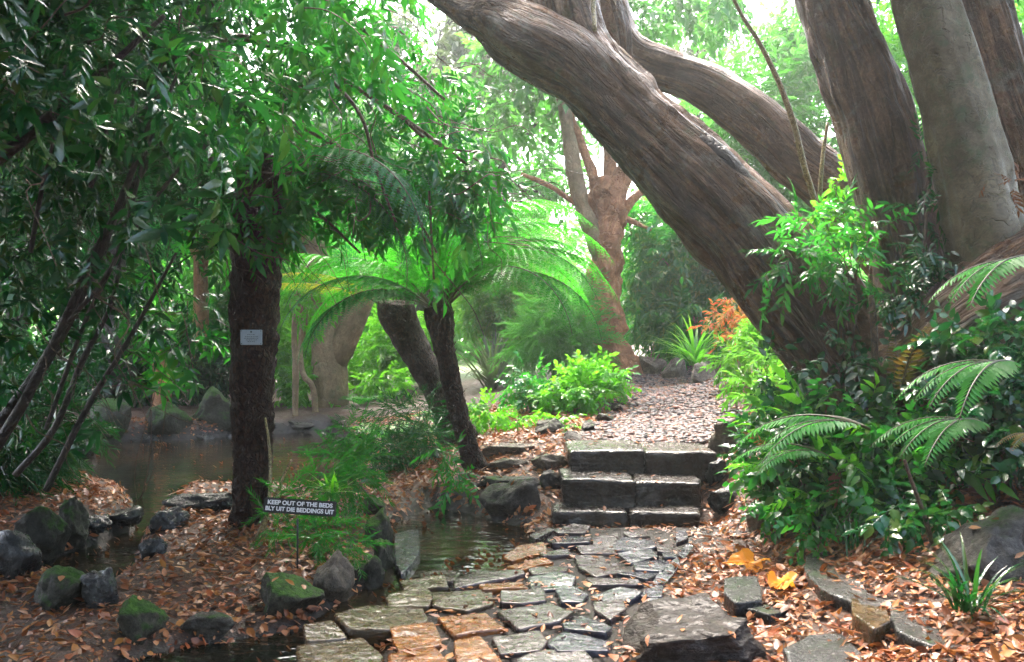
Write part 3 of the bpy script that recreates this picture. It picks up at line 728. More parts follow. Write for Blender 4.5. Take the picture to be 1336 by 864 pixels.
# ---------------------------------------------------------------- stone steps: rough blocks
def block_mesh(c8, seed, rnd_r=0.03):
    """rough block: x0,x1 at the front, depth, height; c8 = (x0,x1,y0,y1,z0,z1)"""
    x0, x1, y0, y1, z0, z1 = c8; n = 30
    V = []; T = []; Q = []; base = 0; half = np.array([x1 - x0, y1 - y0, z1 - z0]) / 2; cen = np.array([x0 + x1, y0 + y1, z0 + z1]) / 2
    g = np.linspace(-1, 1, n)
    for ax in range(3):
        for sg in (-1, 1):
            a, b = np.meshgrid(g, g, indexing='ij'); P3 = np.zeros((n * n, 3)); P3[:, ax] = sg; P3[:, (ax + 1) % 3] = a.ravel(); P3[:, (ax + 2) % 3] = b.ravel()
            i = np.arange(n - 1)[:, None] * n; j = np.arange(n - 1)[None]
            q = np.stack([i + j, i + n + j, i + n + j + 1, i + j + 1], -1).reshape(-1, 4)
            if sg < 0: q = q[:, ::-1]
            V.append(P3); Q.append(q + base); base += n * n
    V = np.vstack(V) * half; inner = np.clip(V, -(half - rnd_r), half - rnd_r)
    V = inner + unit(V - inner + 1e-9) * rnd_r * (np.linalg.norm(V - inner, axis=1, keepdims=True) > 1e-6)
    V = V + unit(V / half) * (0.055 * fbm(V * 4 + seed * 3.1, 5, seed))[:, None] * np.array([1, 1, 0.55])
    V[:, 1] += 0.05 * fbm(np.c_[V[:, 0] * 5, V[:, 2] * 2, V[:, 2] * 0 + seed], 3, seed + 3)
    mb = MB(); mb.add(V, Q=np.vstack(Q)); return mb, cen

STEPS = [((.33,.90,6.80,7.16,-.14,.112), 'left block of the bottom step, its tread wet and leaf strewn'),
         ((.915,1.46,6.79,7.12,-.14,.105), 'right block of the bottom step with a shiny wet tread'),
         ((.40,.985,7.02,7.62,-.02,.315), 'left block of the middle step, brown and wet'),
         ((1.0,1.55,7.05,7.64,-.02,.295), 'right block of the middle step, its tread glaring with wet'),
         ((.48,1.13,7.50,8.22,.15,.485), 'left block of the top step, pale and wet along its edge'),
         ((1.145,1.74,7.48,8.18,.15,.475), 'right block of the top step ending at the round boulder')]
for k, (b, lab) in enumerate(STEPS):
    mb, cen = block_mesh(b, 60 + k); o = mb.build('stone_step', M['step']); o.location = cen; o.rotation_euler = (0, rnd.uniform(-.015, .015), (-.03, -.05, .0, -.08, .02, -.03)[k])
    tag(o, lab, 'step', 'stone steps up to the gravel path')

# ---------------------------------------------------------------- rocks
RK = [  # px, py(foot), w, h, material, label, depth, facets, flat
 (366,800,108,52,'rock_moss','low boulder furred with bright moss beside the stream, just below the sign',0.9,7,0),
 (427,784,62,60,'rock_tan','round bare brown boulder under the right end of the sign',0.9,4,0),
 (474,775,46,46,'rock_moss','small round mossy boulder right of the bare brown one',0.9,5,0),
 (500,752,30,52,'rock_moss','bright green mossy stone at the bend of the stream',1.4,6,0),
 (492,715,42,52,'rock_moss','tall grey stone draped in moss on the stream bank',1.3,7,0),
 (486,676,44,30,'rock_moss','dull stone at the top of the mossy row by the stream',1.0,8,0),
 (258,842,92,34,'rock','flat oval grey stone lying in the leaves at lower left',0.7,5,0.2),
 (170,838,88,58,'rock_moss','dark lumpy rock with a green right side at lower left',0.8,10,0),
 (66,800,84,54,'rock_moss','round grey brown boulder at the shady lower left pool',0.9,6,0),
 (124,795,52,62,'rock_dark','tall dark rock right of the round boulder by the lower pool',0.9,8,0),
 (197,728,38,36,'rock_dark','black wet rock at the outlet of the small channel',0.9,8,0),
 (212,692,52,34,'rock_dark','blue black flat topped rock between pond and island bed',0.8,9,0.25),
 (262,668,100,24,'rock_dark','long low dark ledge along the near pond shore',0.5,9,0.3),
 (150,690,60,24,'rock_dark','small blue black rock on the left side of the channel',0.8,8,0.2),
 (118,700,44,22,'rock_dark','low black rock at the left foot of the mossy bank wall',0.8,8,0.2),
 (84,702,52,62,'rock_moss','upright mossy yellow green stone of the left bank wall',0.8,8,0),
 (42,722,74,60,'rock_moss','big dark mossy stone in the left bank wall',0.8,8,0),
 (0,760,80,60,'rock_dark','black boulder at the left edge of the picture',0.8,8,0),
 (36,622,74,32,'rock_dark','dark sloping rock on the left shore of the pond',0.8,8,0.15),
 (92,600,66,26,'rock_dark','low flat rock carrying a yellow leaf on the far left shore',0.7,8,0.3),
 (136,572,66,52,'rock_moss','pale topped mossy boulder at the back of the pond',0.8,8,0),
 (204,572,78,50,'rock_moss','pointed grey boulder at the back of the pond',0.8,10,0),
 (274,562,74,54,'rock_moss','large squarish grey boulder just left of the tall fern trunk',0.8,8,0),
 (262,577,32,16,'rock_dark','small stone standing in the pond below the large boulder',0.8,8,0.2),
 (180,583,46,16,'rock_dark','flat stone in the water below the pointed boulder',0.7,8,0.3),
 (298,577,20,12,'rock_dark','pebble sized stone in the pond beside the fern trunk',0.8,8,0.2),
 (380,566,60,18,'rock','flat grey stone on the far pond shore right of the fern trunk',0.6,8,0.3),
 (332,566,50,20,'rock_dark','dark flat stone on the far shore behind the fern trunk',0.6,8,0.3),
 (518,612,36,28,'rock_moss','little mossy boulder at the foot of the low ferns',0.9,7,0),
 (672,672,88,54,'rock','big angular grey green boulder left of the bottom step',0.8,10,0.1),
 (716,616,54,24,'rock_tan','squared tan stone left of the top step',0.7,9,0.25),
 (722,640,36,26,'rock','small grey stone between boulder and middle step',0.8,8,0),
 (664,594,82,17,'rock_tan','long flat stone like a plank above the fern tree foot',0.4,8,0.3),
 (662,612,56,14,'rock_tan','short flat stone below the long one beside the fern tree foot',0.5,8,0.3),
 (660,640,90,20,'rock','long low ledge stone under the leaning fern tree foot',0.5,8,0.3),
 (566,600,60,18,'rock','low flat stone in the leaves left of the leaning fern tree',0.6,8,0.25),
 (746,580,34,18,'rock','kerb stone at the upper left corner of the steps',0.9,9,0.15),
 (768,566,30,18,'rock','second kerb stone along the left of the gravel path',1.2,9,0.15),
 (790,552,28,16,'rock','third kerb stone along the left of the gravel path',1.2,9,0.15),
 (806,540,24,13,'rock','fourth and farthest kerb stone along the gravel path',1.2,9,0.15),
 (716,566,50,24,'rock','mottled stone among leaves left of the kerb',0.8,9,0.15),
 (966,590,84,46,'rock_tan','round ended tan boulder lying at the right of the top step',0.6,4,0.1),
 (942,628,40,34,'rock_dark','shiny dark stone against the right end of the middle step',0.8,9,0.15),
 (950,665,70,34,'rock_dark','black wet block under leaves at the right end of the lower steps',0.7,9,0.2),
 (1000,694,58,32,'rock_tan','brown angular stone in the litter right of the steps',0.8,9,0.1),
 (848,490,40,30,'rock_tan','pale wall stone at the end of the gravel path',0.7,7,0.1),
 (886,494,44,30,'rock_tan','second pale wall stone beside the gravel path',0.7,7,0.1),
 (872,470,46,24,'rock_tan','upper stone of the low wall at the path end',0.7,7,0.1),
 (918,500,40,30,'rock_tan','rightmost pale wall stone half hidden by plants',0.7,7,0.1),
]
for px, py, w, h, mt, lab, dp, fc, fl in RK:
    put_rock(px, py, w, h, M[mt], lab, depth=dp, facets=fc, flat=fl, name='boulder' if w > 60 else 'stone', cat='boulder' if w > 60 else 'stone')

# the big boulder at the bottom and the retaining ledge on the right (outlines on the ground, thick stones)
def thick(pix, top, mt, lab, name, seed, thickn=0.35, tilt=0.03):
    poly = np.array([PZ(a, b, top)[:2] for a, b in pix]); mb, off = slab(poly, top, thickn, seed, tilt)
    o = mb.build(name, M[mt]); o.location = off; return tag(o, lab, 'boulder')
def big_rock(px, py, Y, w, h, dp, mat, lab, rz, seed, facets=9, flat=0.2, sink=.3):
    x = (px - 668) / FPX * Y; W = w * Y / FPX; H = h * Y / FPX
    V, T = rock_mesh((W / 2 * 1.15, dp / 2 * 1.15, H), seed, facets, 5, flat=flat); mb = MB(); mb.add(V, T=T)
    o = mb.build('boulder', mat); o.location = (x, Y, hz1(x, Y) + H * (1 - sink) - H * .72); o.rotation_euler = (0.05, -0.06, rz); return tag(o, lab, 'boulder')
big_rock(908, 850, 4.12, 235, 66, .62, M['rock_brown'], 'big flat topped brown boulder at the bottom of the picture, right of the paving', -0.15, 331, 10, .3)
big_rock(1285, 770, 4.55, 165, 84, .5, M['rock'], 'big weathered grey boulder right of the retaining ledge', 0.2, 347, 12, .25)
thick([(1052,722),(1085,712),(1115,745),(1150,762),(1185,770),(1180,792),(1120,790),(1070,768),(1050,745)], 0.17, 'rock_dark', 'layered dark ledge rock holding back the leafy bed', 'boulder', 302, 0.35, 0.02)
thick([(1110,782),(1150,776),(1162,812),(1140,822),(1112,800)], 0.17, 'slate_brown', 'narrow brown stone in the retaining edge right of the ledge', 'boulder', 303, 0.35, 0.02)
thick([(1160,792),(1230,778),(1300,800),(1300,850),(1215,845),(1168,822)], 0.17, 'rock_dark', 'squat dark stone behind the strappy tuft at lower right', 'boulder', 304, 0.35, 0.02)
# ---------------------------------------------------------------- leaf litter and gravel: nobody could count them
def litter():
    r = np.random.default_rng(5); N = 110000
    x = r.uniform(-5.5, 4.6, N); y = 3.2 + (r.random(N) ** 1.25) * 9.5; p = np.c_[x, y]
    w = wdist(p); pv = sdist(p, PAVE); pd = pathdist(p)
    cl = fbm(np.c_[x, y, 0 * x] * 1.3, 4, 21)
    d = 0.55 + 0.9 * cl
    d = np.where(w < -0.03, 0.012 + 0.05 * (cl > 0.28), d); d = np.where((w < 0.06) & (w >= -.03), 0.75, d)
    d = np.where(pv < 0, 0.16, d); d = np.where(pd < 0, np.where(pd > -.22, .55, 0.10) + 0.35 * sstep(9.5, 13, y), d)
    d = np.where((x > .3) & (x < 1.6) & (y > 6.75) & (y < 8.2), 0.05, d)
    hill = (x > 0.9) & (y < 7); d = np.where(hill & (w > 0) & (pv > 0), 0.85 + 0.5 * cl, d)
    mid = (x > -1.2) & (x < 0.9) & (y > 6.8) & (y < 10.5) & (w > 0.02); d = np.where(mid, 1.0 + cl, d)
    isl = (x < -0.9) & (x > -3) & (y < 6.6) & (w > 0.02); d = np.where(isl, np.maximum(0.42, 0.8 + 1.5 * cl), d)
    k = r.random(N) < d; x, y, w, pd = x[k], y[k], w[k], pd[k]
    z = np.maximum(hz(x, y), np.where(w < 0, WATER_Z + 0.002, -9)); n = len(x)
    inside_pave = sdist(np.c_[x, y], PAVE) < 0
    e = 0.03; nx = -(hz(x + e, y) - z) / e; ny = -(hz(x, y + e) - z) / e
    up = unit(np.c_[np.clip(nx, -1, 1), np.clip(ny, -1, 1), np.ones(n)] + r.normal(size=(n, 3)) * np.where((w < 0) | inside_pave, 0.06, 0.33)[:, None])
    a = r.uniform(0, 6.283, n); d0 = np.c_[np.cos(a), np.sin(a), 0 * a]
    d0 = unit(d0 - up * np.sum(d0 * up, 1)[:, None])
    s = np.minimum(r.lognormal(-3.02, 0.34, n), 0.085) * np.where(pd < 0, 0.62, 1.0) * np.where(x < -0.9, 0.92, 1.0)
    mb = MB(); tp = [leaf_tpl(0, 0.5, 0.35, -0.12), leaf_tpl(0, 0.42, -0.4, 0.2), leaf_tpl(0, 0.6, 0.2, 0.1), leaf_tpl(0, 0.36, 0.8, -0.3)]
    q = r.integers(0, 4, n); Mx = frames(d0, up) * s[:, None, None]
    pos = np.c_[x, y, z + np.where(w < 0, 0.0, 0.006 + 0.02 * r.random(n))]
    for t in range(4): mb.scatter(tp[t][0], tp[t][1], Mx[q == t], pos[q == t])
    # broken bits and twigs among the leaves
    m2 = r.random(n) < .55; jp = pos[m2] + np.c_[r.normal(size=(m2.sum(), 2)) * .04, np.zeros(m2.sum())]; jw = wdist(jp[:, :2]); ok = jw > .03; jp = jp[ok]; jp[:, 2] = hz(jp[:, 0], jp[:, 1]) + .006
    a2 = r.uniform(0, 6.28, len(jp)); u2 = unit(np.c_[r.normal(size=(len(jp), 2)) * .3, np.ones(len(jp))]); d2 = np.c_[np.cos(a2), np.sin(a2), 0 * a2]; d2 = unit(d2 - u2 * np.sum(d2 * u2, 1)[:, None])
    mb.scatter(tp[0][0], tp[0][1], frames(d2, u2) * (s[m2][ok] * r.uniform(.25, .55, len(jp)))[:, None, None], jp)
    tw, tt_ = leaf_tpl(0, 0.035, 1.2, -0.05); q3 = r.integers(0, len(jp), 420)
    mb.scatter(tw, tt_, frames(d2[q3], u2[q3]) * r.uniform(.08, .3, 420)[:, None, None], jp[q3] + np.array([0, 0, .02]))
    # a few that came to rest on the paving stones, steps and rocks (each dropped onto what lies under it)
    dg = bpy.context.evaluated_depsgraph_get(); dg.update(); m = 0
    for _ in range(1400):
        xx, yy = r.uniform(-3.2, 2.6), 3.6 + r.random() ** 1.3 * 9
        ok, loc, nor, idx, ob, mx = SC.ray_cast(dg, Vector((xx, yy, 1.2)), Vector((0, 0, -1)))
        if not ok or ob.name.startswith(('ground', 'stream')) or nor.z < 0.75 or r.random() > (0.45 if ob.name.startswith(('paving', 'stone_step')) else 0.8): continue
        aa = r.uniform(0, 6.28); u2 = unit(np.array(nor[:]) + r.normal(size=3) * 0.12); d1 = np.array([math.cos(aa), math.sin(aa), 0]); d1 = unit(d1 - u2 * (d1 @ u2))
        t = tp[r.integers(0, 4)]; mb.scatter(t[0], t[1], (frames(d1[None], u2[None]) * r.lognormal(-2.9, 0.25)), np.array(loc[:])[None] + u2 * 0.006)
    o = mb.build('fallen_leaves', M['litter'], smooth=True); tag(o, kind='stuff')
litter()

def gravel():
    r = np.random.default_rng(6); N = 15000
    y = 8.15 + r.random(N) ** 1.5 * 6.5; cx = np.interp(y, PATHC[:, 1], PATHC[:, 0]); x = cx + r.uniform(-.8, .8, N)
    k = pathdist(np.c_[x, y]) < 0.02; x, y = x[k], y[k]; n = len(x); z = hz(x, y)
    V, T = ico(1); mb = MB(); s = r.lognormal(-3.75, 0.3, n)
    a = r.uniform(0, 6.28, n); y0 = np.c_[np.cos(a), np.sin(a), r.normal(size=n) * .15]; up = np.c_[r.normal(size=(n, 2)) * .15, np.ones(n)]
    Mx = frames(y0, up) * np.stack([s * 1.0, s * 1.5, s * 0.55], -1)[:, None, :]
    mb.scatter(V, T, Mx, np.c_[x, y, z + s * 0.15])
    g = NG('path gravel'); ri = g.n('ShaderNodeNewGeometry').outputs['Random Per Island']
    c = g.ramp(ri, [(0.1, (0.018, 0.014, 0.016)), (0.4, (0.042, 0.029, 0.031)), (0.65, (0.078, 0.048, 0.046)), (0.9, (0.14, 0.06, 0.04))])
    b = g.bsdf(Base_Color=c, Roughness=0.5, Specular_IOR_Level=0.35)
    tag(mb.build('path_gravel', g.done(b.outputs[0])), kind='stuff')
gravel()

# two big orange leaves
def big_leaf(px, py, size, rz, lab, seed):
    g0 = G(px, py); r = np.random.default_rng(seed); mb = MB()
    # lobed, crumpled plane-tree like leaf: five lobes round a centre, a real thickness
    n = 60; a = np.linspace(0, 2 * math.pi, n, endpoint=False)
    rad = 0.55 + 0.32 * np.abs(np.cos(2.5 * a)) ** 1.5 + 0.05 * r.normal(size=n); R_ = np.linspace(0.0, 1.0, 7)[1:]
    V = [np.array([[0, 0, 0.02]])]
    for f in R_:
        p = np.c_[np.cos(a) * rad * f, np.sin(a) * rad * f * 0.8, 0 * a]
        p[:, 2] = 0.20 * f * np.sin(3 * a + seed) * f + 0.22 * fbm(np.c_[p[:, :2] * 3, np.full(n, seed)], 3, seed) + 0.14 * f ** 2 * (np.cos(a - 1.0) > 0)
        V.append(p)
    V = np.vstack(V); k = np.arange(n); T = np.c_[np.zeros(n, int), 1 + k, 1 + (k + 1) % n]; i = 1 + np.arange(5)[:, None] * n; j = k[None]; j2 = (j + 1) % n
    Q = np.stack([i + j, i + n + j, i + n + j2, i + j2], -1).reshape(-1, 4)
    mb.add(V * size, T=T, Q=Q); tube(mb, np.array([[0, 0, .02], [-.6, -.1, .05], [-1.25, -.2, .02]]) * size, [.006, .005, .004], 5, .05)
    o = mb.build('fallen_leaf', M['leaf_orange']); o.location = (g0[0], g0[1], g0[2] + 0.05); o.rotation_euler = (0.25, 0.1, rz)
    tag(o, lab, 'leaf', 'big orange leaves')
big_leaf(976, 745, 0.15, 0.2, 'flatter of the two big orange leaves, lying farther up the litter', 3)
big_leaf(1022, 772, 0.14, 0.9, 'crumpled big orange leaf standing higher, beside the small square dark stone', 8)

# ---------------------------------------------------------------- the big multi-stemmed tree on the right bank
def path_px(lst):
    """(px, py, Y, width in px) -> points and radii"""
    return np.array([P(a, b, Y) for a, b, Y, w in lst]), np.array([w * Y / FPX / 2 for a, b, Y, w in lst])

base = G(1195, 520); base = np.array([3.35, 7.2, hz1(3.35, 7.2)])
bt = thing('big_tree', 'huge old tree on the right bank with one thick trunk leaning across the path', 'tree', base)
def trunk(lst, mat, lab, seg=80, amp=0.02, fx=6, fz=0.8, seed=1, lump=0.12, lf=1.6, name='trunk', root=None):
    p, r = path_px(lst); mb = MB(); tube(mb, p, r, seg, 0.025, furrow(amp * 1.7, fx * 1.3, fz * 1.3, seed, lump, lf), seed)
    return tag(part(mb, name, mat, root if root is not None else bt), lab)
trunk([(1185,560,7.1,190),(1110,470,7.15,142),(1040,385,7.2,128),(965,292,7.3,118),(885,212,7.4,110),(812,142,7.5,96),(752,68,7.6,88),(728,-30,7.7,82),(700,-160,7.9,72)],
      M['bark'], 'leaning main trunk with furrowed wet bark', seed=1, amp=0.03)
trunk([(798,135,7.42,60),(740,82,7.42,76),(680,50,7.42,80),(640,26,7.45,62),(606,14,7.5,32),(566,-14,7.6,30),(520,-60,7.7,26)], M['bark'], 'lumpy grey limb reaching left', amp=0.015, seed=2, lump=0.3, name='branch', seg=30)
trunk([(690,62,7.45,60),(652,10,7.5,66),(620,-50,7.6,56),(590,-140,7.7,44)], M['bark'], 'burred limb rising to the upper left', amp=0.02, seed=3, lump=0.3, name='branch', seg=30)
trunk([(1170,330,8.3,84),(1105,258,8.3,74),(1035,205,8.35,66),(975,148,8.4,60),(915,108,8.45,56),(855,88,8.5,52),(815,66,8.55,54),(795,10,8.6,48),(775,-60,8.7,40)],
      M['bark'], 'long arching limb behind the leaning trunk', amp=0.015, seed=4, name='branch', seg=32)
trunk([(812,95,8.2,30),(800,40,8.2,44),(786,-20,8.2,42),(770,-120,8.3,36)], M['bark'], 'upright fork of the leaning trunk', amp=0.015, seed=14, name='branch', seg=26)
trunk([(1225,560,6.9,175),(1205,455,6.85,125),(1190,360,6.8,98),(1168,250,6.8,90),(1140,150,6.8,86),(1108,60,6.8,80),(1078,-30,6.8,76),(1045,-150,6.8,68)],
      M['bark'], 'upright fissured brown trunk', amp=0.026, seed=5, lump=0.16)
trunk([(1330,540,6.2,200),(1308,430,6.15,130),(1290,330,6.15,92),(1266,210,6.15,84),(1236,100,6.15,78),(1205,-10,6.15,74),(1175,-130,6.2,66)],
      M['bark_smooth'], 'smooth grey green trunk', amp=0.006, seed=6, lump=0.10, fx=2, fz=3)
trunk([(1420,480,6.8,170),(1380,330,6.85,120),(1340,200,6.9,86),(1305,100,6.9,74),(1272,-10,6.95,66),(1250,-120,7.0,58)], M['bark'], 'rear brown trunk at the right edge', amp=0.022, seed=7)
trunk([(1185,500,6.5,120),(1262,425,6.1,112),(1330,385,5.95,130),(1430,345,6.0,150),(1540,350,6.2,160)], M['bark'], 'swollen root burl at the foot of the trunks', amp=0.022, seed=8, lump=0.35, name='root')
trunk([(850,124,7.34,10),(892,166,7.19,22),(935,202,7.09,26),(985,252,7.02,28),(1030,300,6.97,24),(1070,350,6.97,10)], M['bark_dark'], 'raised black wet ridge along the leaning trunk', amp=0.012, seed=9, name='bark_ridge', seg=14)
# leafy crown, most of it above the frame; it shades the right bank
cm = MB()
crown(cm, [(3.4,7.0,6.4,1.3),(4.8,6.4,6.2,1.5),(5.6,5.0,5.8,1.2),(4.8,9.0,6.4,1.5),(6,6.5,4.6,1.4)], 'lance', 1700, 0.42, 31, shell=0.35)
part(cm, 'crown', M['leaf_dark'], bt)

# ---------------------------------------------------------------- red barked tree beside the path
g0 = np.array([1.62, 14.0, hz1(1.62, 14.0)])
rt = thing('red_barked_tree', 'orange brown tree with a lumpy twisted trunk beside the gravel path', 'tree', g0)
def rtr(lst, mat='bark_red', name='branch', lab=None, seg=20, amp=0.012, lump=0.35, seed=1, lf=5.0):
    p, r = path_px(lst); mb = MB(); tube(mb, p, r, seg, 0.03, furrow(amp, 4, 2.5, seed, lump, lf), seed); return tag(part(mb, name, M[mat], rt), lab)
rtr([(812,500,14,57),(800,470,14,48),(793,440,14,42),(790,400,14,40),(788,360,14,40),(790,320,14,40),(793,285,14,41),(793,255,14,38),(792,232,14,34)], name='trunk', seg=64, amp=0.05, lump=0.5, seed=3, lf=4.5)
rtr([(792,352,14.0,21),(774,306,13.95,22),(757,262,13.9,20),(748,220,13.9,19),(741,170,13.9,17),(734,130,13.95,15),(726,80,14,13)], 'bark_pale', lab='mossy grey limb rising on the left', seed=5, lump=0.25)
rtr([(783,268,14,21),(776,238,14,15),(764,205,14,12),(752,170,14,9),(742,140,14,6)], seed=6)
rtr([(796,250,14.05,24),(796,215,14.1,17),(794,180,14.1,15),(790,130,14.2,12)], seed=7)
rtr([(800,262,14,27),(812,228,14,24),(824,195,14,22),(838,150,14,19),(850,90,14,15)], seed=8)
rtr([(808,282,14,15),(822,264,14,12),(838,250,14,10),(858,242,14,9)], seed=9, lump=0.15)
rtr([(772,275,14,10),(746,262,13.9,8),(716,242,13.8,7),(680,227,13.7,4)], seed=10, lump=0.1)
rtr([(815,285,14,9),(832,292,14,5),(850,300,14,3)], seed=11, lump=0.1)
cm = MB(); crown(cm, [tuple(P(700,90,14.5)) + (1.1,), tuple(P(760,40,14.2)) + (1.2,), tuple(P(640,150,14.6)) + (0.9,), tuple(P(880,-30,14.6)) + (1.2,)], 'far', 1500, 0.40, 33, shell=0.4, holes=0.36)
part(cm, 'crown', M['leaf_back'], rt)

# ---------------------------------------------------------------- tree ferns
FR = {}
def frond_set(key, mat, **kw):
    out = []
    for k in range(3):
        lm, sm = frond_mesh(seed=k + 5, **kw)
        a = lm.mesh('frond', False); a.materials.append(mat); b = sm.mesh('stalk', True); b.materials.append(M['stalk']); out.append((a, b))
    FR[key] = out
frond_set('fern_hi', M['frond'], L=2.2, W=0.56, npin=25, elev0=84, elev1=-52, npl=15, pin_droop=0.42)
frond_set('fern_lo', M['frond'], L=1.95, W=0.54, npin=24, elev0=54, elev1=-78, npl=15, pin_droop=0.42)
frond_set('dark_hi', M['frond_dark'], L=1.6, W=0.46, npin=22, elev0=22, elev1=-92, npl=15, pin_droop=0.35)
frond_set('yellow', M['frond_yellow'], L=1.3, W=0.34, npin=22, elev0=20, elev1=-30, npl=11)
frond_set('small', M['frond_dark'], L=0.7, W=0.17, npin=26, elev0=58, elev1=-20, bip=False)
frond_set('small_green', M['frond'], L=0.62, W=0.2, npin=20, elev0=50, elev1=-25, npl=9)
frond_set('ladder', M['frond_rust'], L=0.62, W=0.16, npin=17, elev0=80, elev1=30, bip=False)
frond_set('rust', M['frond_rust'], L=0.8, W=0.16, npin=26, elev0=30, elev1=-50, bip=False)

def put_frond(root, key, loc, az, scale=1.0, tilt=0.0, k=0, lab=None):
    """az: compass of the frond's reach, 0 = away from the camera, positive = to the right"""
    a, b = FR[key][k % 3]; l = np.array(root.location)
    o = link('frond', a, root); o.location = tuple(np.asarray(loc) - l); o.rotation_euler = (tilt, 0, -R(az)); o.scale = (scale,) * 3
    s = link('stalk', b, o)
    if lab: o['label'] = lab
    return o

def fern_trunk(root, lst, seed, stubs=60, amp=0.012):
    p, r = path_px(lst); mb = MB()
    tube(mb, p, r, 30, 0.02, lambda A, rr: amp * (fbm(A * np.array([26, 26, 14]), 3, seed) * 1.6 + 0.6 * np.maximum(0, vnoise(A * np.array([18, 18, 9]), seed + 2))), seed)
    # stubs of shed fronds all round the trunk
    q = spline(np.c_[p, r], 80); rg = np.random.default_rng(seed); tv, tt = leaf_tpl(0, 0.5, 0.3, -0.15)
    n = stubs * 6; k = rg.integers(2, 78, n); a = rg.uniform(0, 6.28, n)
    out = np.c_[np.cos(a), np.sin(a), 0 * a]; pos = q[k, :3] + out * (q[k, 3] * 0.93)[:, None]
    mb.scatter(tv, tt, frames(out * 0.35 + np.array([0, 0, 1.0]), out) * (0.05 * rg.uniform(.6, 1.3, n))[:, None, None], pos)
    return part(mb, 'trunk', M['bark_fern'], root)

# middle fern: slender, leaning
f2 = thing('tree_fern', 'slender leaning tree fern with a full bright green crown left of the steps', 'tree fern', (-0.33, 8.0, hz1(-.33, 8.0)))
fern_trunk(f2, [(634,640,8.0,40),(619,606,8.0,30),(607,570,8.0,25),(594,520,8.0,24),(584,475,8.0,25),(577,440,8.0,29),(573,412,8.0,38),(571,400,8.0,36)], 3)
top = P(572, 402, 8.0)
for k, (az, key, sc, tl) in enumerate([(0,'fern_hi',.9,0),(32,'fern_hi',.95,0),(62,'fern_lo',1.0,.05),(88,'fern_lo',1.02,.12),(104,'fern_lo',.95,-.15),(128,'fern_lo',.92,-.1),(150,'fern_hi',.85,0),(185,'fern_hi',.7,.1),(215,'fern_hi',.8,0),(245,'fern_lo',.85,.05),(268,'fern_lo',.92,.05),(290,'fern_hi',.95,0),(318,'fern_hi',.95,0),(345,'fern_lo',.9,.15),(75,'fern_hi',.95,.1),(280,'fern_lo',.8,-.2),(20,'fern_lo',.9,0.2),(100,'fern_hi',.9,.05),(115,'fern_lo',.95,.1),(95,'fern_lo',.95,.25),(160,'fern_hi',.75,.1),(235,'dark_hi',.95,.15),(262,'dark_hi',.95,.1),(250,'dark_hi',1.0,.35),(82,'fern_hi',.95,-.15),(55,'fern_hi',1.0,-.1)]):
    put_frond(f2, key, top + np.array([math.sin(R(az)) * .07, math.cos(R(az)) * .07, .0]), az, sc, tl, k)
# rear fern: thick, dark, leaning the other side of it
g3 = G(582, 545); f3 = thing('tree_fern', 'thick dark tree fern leaning behind the slender one', 'tree fern', (P(585,540,9.6)[0], 9.6, hz1(P(585,540,9.6)[0], 9.6)))
fern_trunk(f3, [(600,575,9.6,54),(577,525,9.6,36),(553,478,9.6,38),(530,436,9.6,43),(516,405,9.6,48),(515,392,9.6,36)], 5)
top3 = P(512, 398, 9.6)
for k, (az, key, sc, tl) in enumerate([(0,'fern_hi',1,0),(50,'fern_hi',1,0),(100,'fern_lo',1.0,.1),(150,'fern_hi',.8,0),(210,'fern_hi',.8,0),(250,'fern_lo',1.0,.1),(285,'fern_hi',1.05,0),(325,'fern_lo',1.0,.1)]):
    put_frond(f3, key, top3 + np.array([math.sin(R(az)) * .1, math.cos(R(az)) * .1, 0]), az, sc, tl, k)
put_frond(f3, 'yellow', top3 + np.array([-.1, -.1, 0]), 262, 1.15, 0.12, 1, 'yellowing drooping frond')
put_frond(f3, 'yellow', top3 + np.array([-.1, -.15, .05]), 240, 1.0, 0.2, 2, 'yellow green old frond')
# near fern with the plaque: thick, upright
f1 = thing('tree_fern', 'tall thick dark tree fern standing on the island bed with a plaque on its trunk', 'tree fern', (-1.84, 6.25, hz1(-1.84, 6.25)))
fern_trunk(f1, amp=0.022, lst=[(316,722,6.25,50),(323,685,6.25,45),(328,630,6.25,45),(329,560,6.25,50),(330,480,6.25,56),(333,400,6.25,60),(336,330,6.25,64),(337,285,6.25,64),(338,240,6.25,58),(339,200,6.25,36)], seed=7, stubs=110)
top1 = P(338, 232, 6.25)
for k, (az, key, sc, tl) in enumerate([(20,'dark_hi',.95,0),(70,'dark_hi',1.15,0.1),(92,'dark_hi',1.2,.1),(118,'dark_hi',1.05,.1),(100,'dark_hi',.95,-.2),(240,'dark_hi',.9,0),(270,'dark_hi',.95,0),(310,'dark_hi',1.0,0),(345,'dark_hi',1.0,0)]):
    put_frond(f1, key, top1 + np.array([math.sin(R(az)) * .1, math.cos(R(az)) * .1, 0]), az, sc, tl, k)

# ---------------------------------------------------------------- plaque and sign
def bevel_box(sx, sy, sz, b=0.003):
    import bmesh
    bm = bmesh.new(); bmesh.ops.create_cube(bm, size=1.0)
    for v in bm.verts: v.co = Vector((v.co.x * sx, v.co.y * sy, v.co.z * sz))
    bmesh.ops.bevel(bm, geom=list(bm.edges), offset=b, segments=2, affect='EDGES'); bmesh.ops.triangulate(bm, faces=list(bm.faces))
    V = np.array([v.co[:] for v in bm.verts]); T = np.array([[v.index for v in f.verts] for f in bm.faces]); bm.free(); return V, T

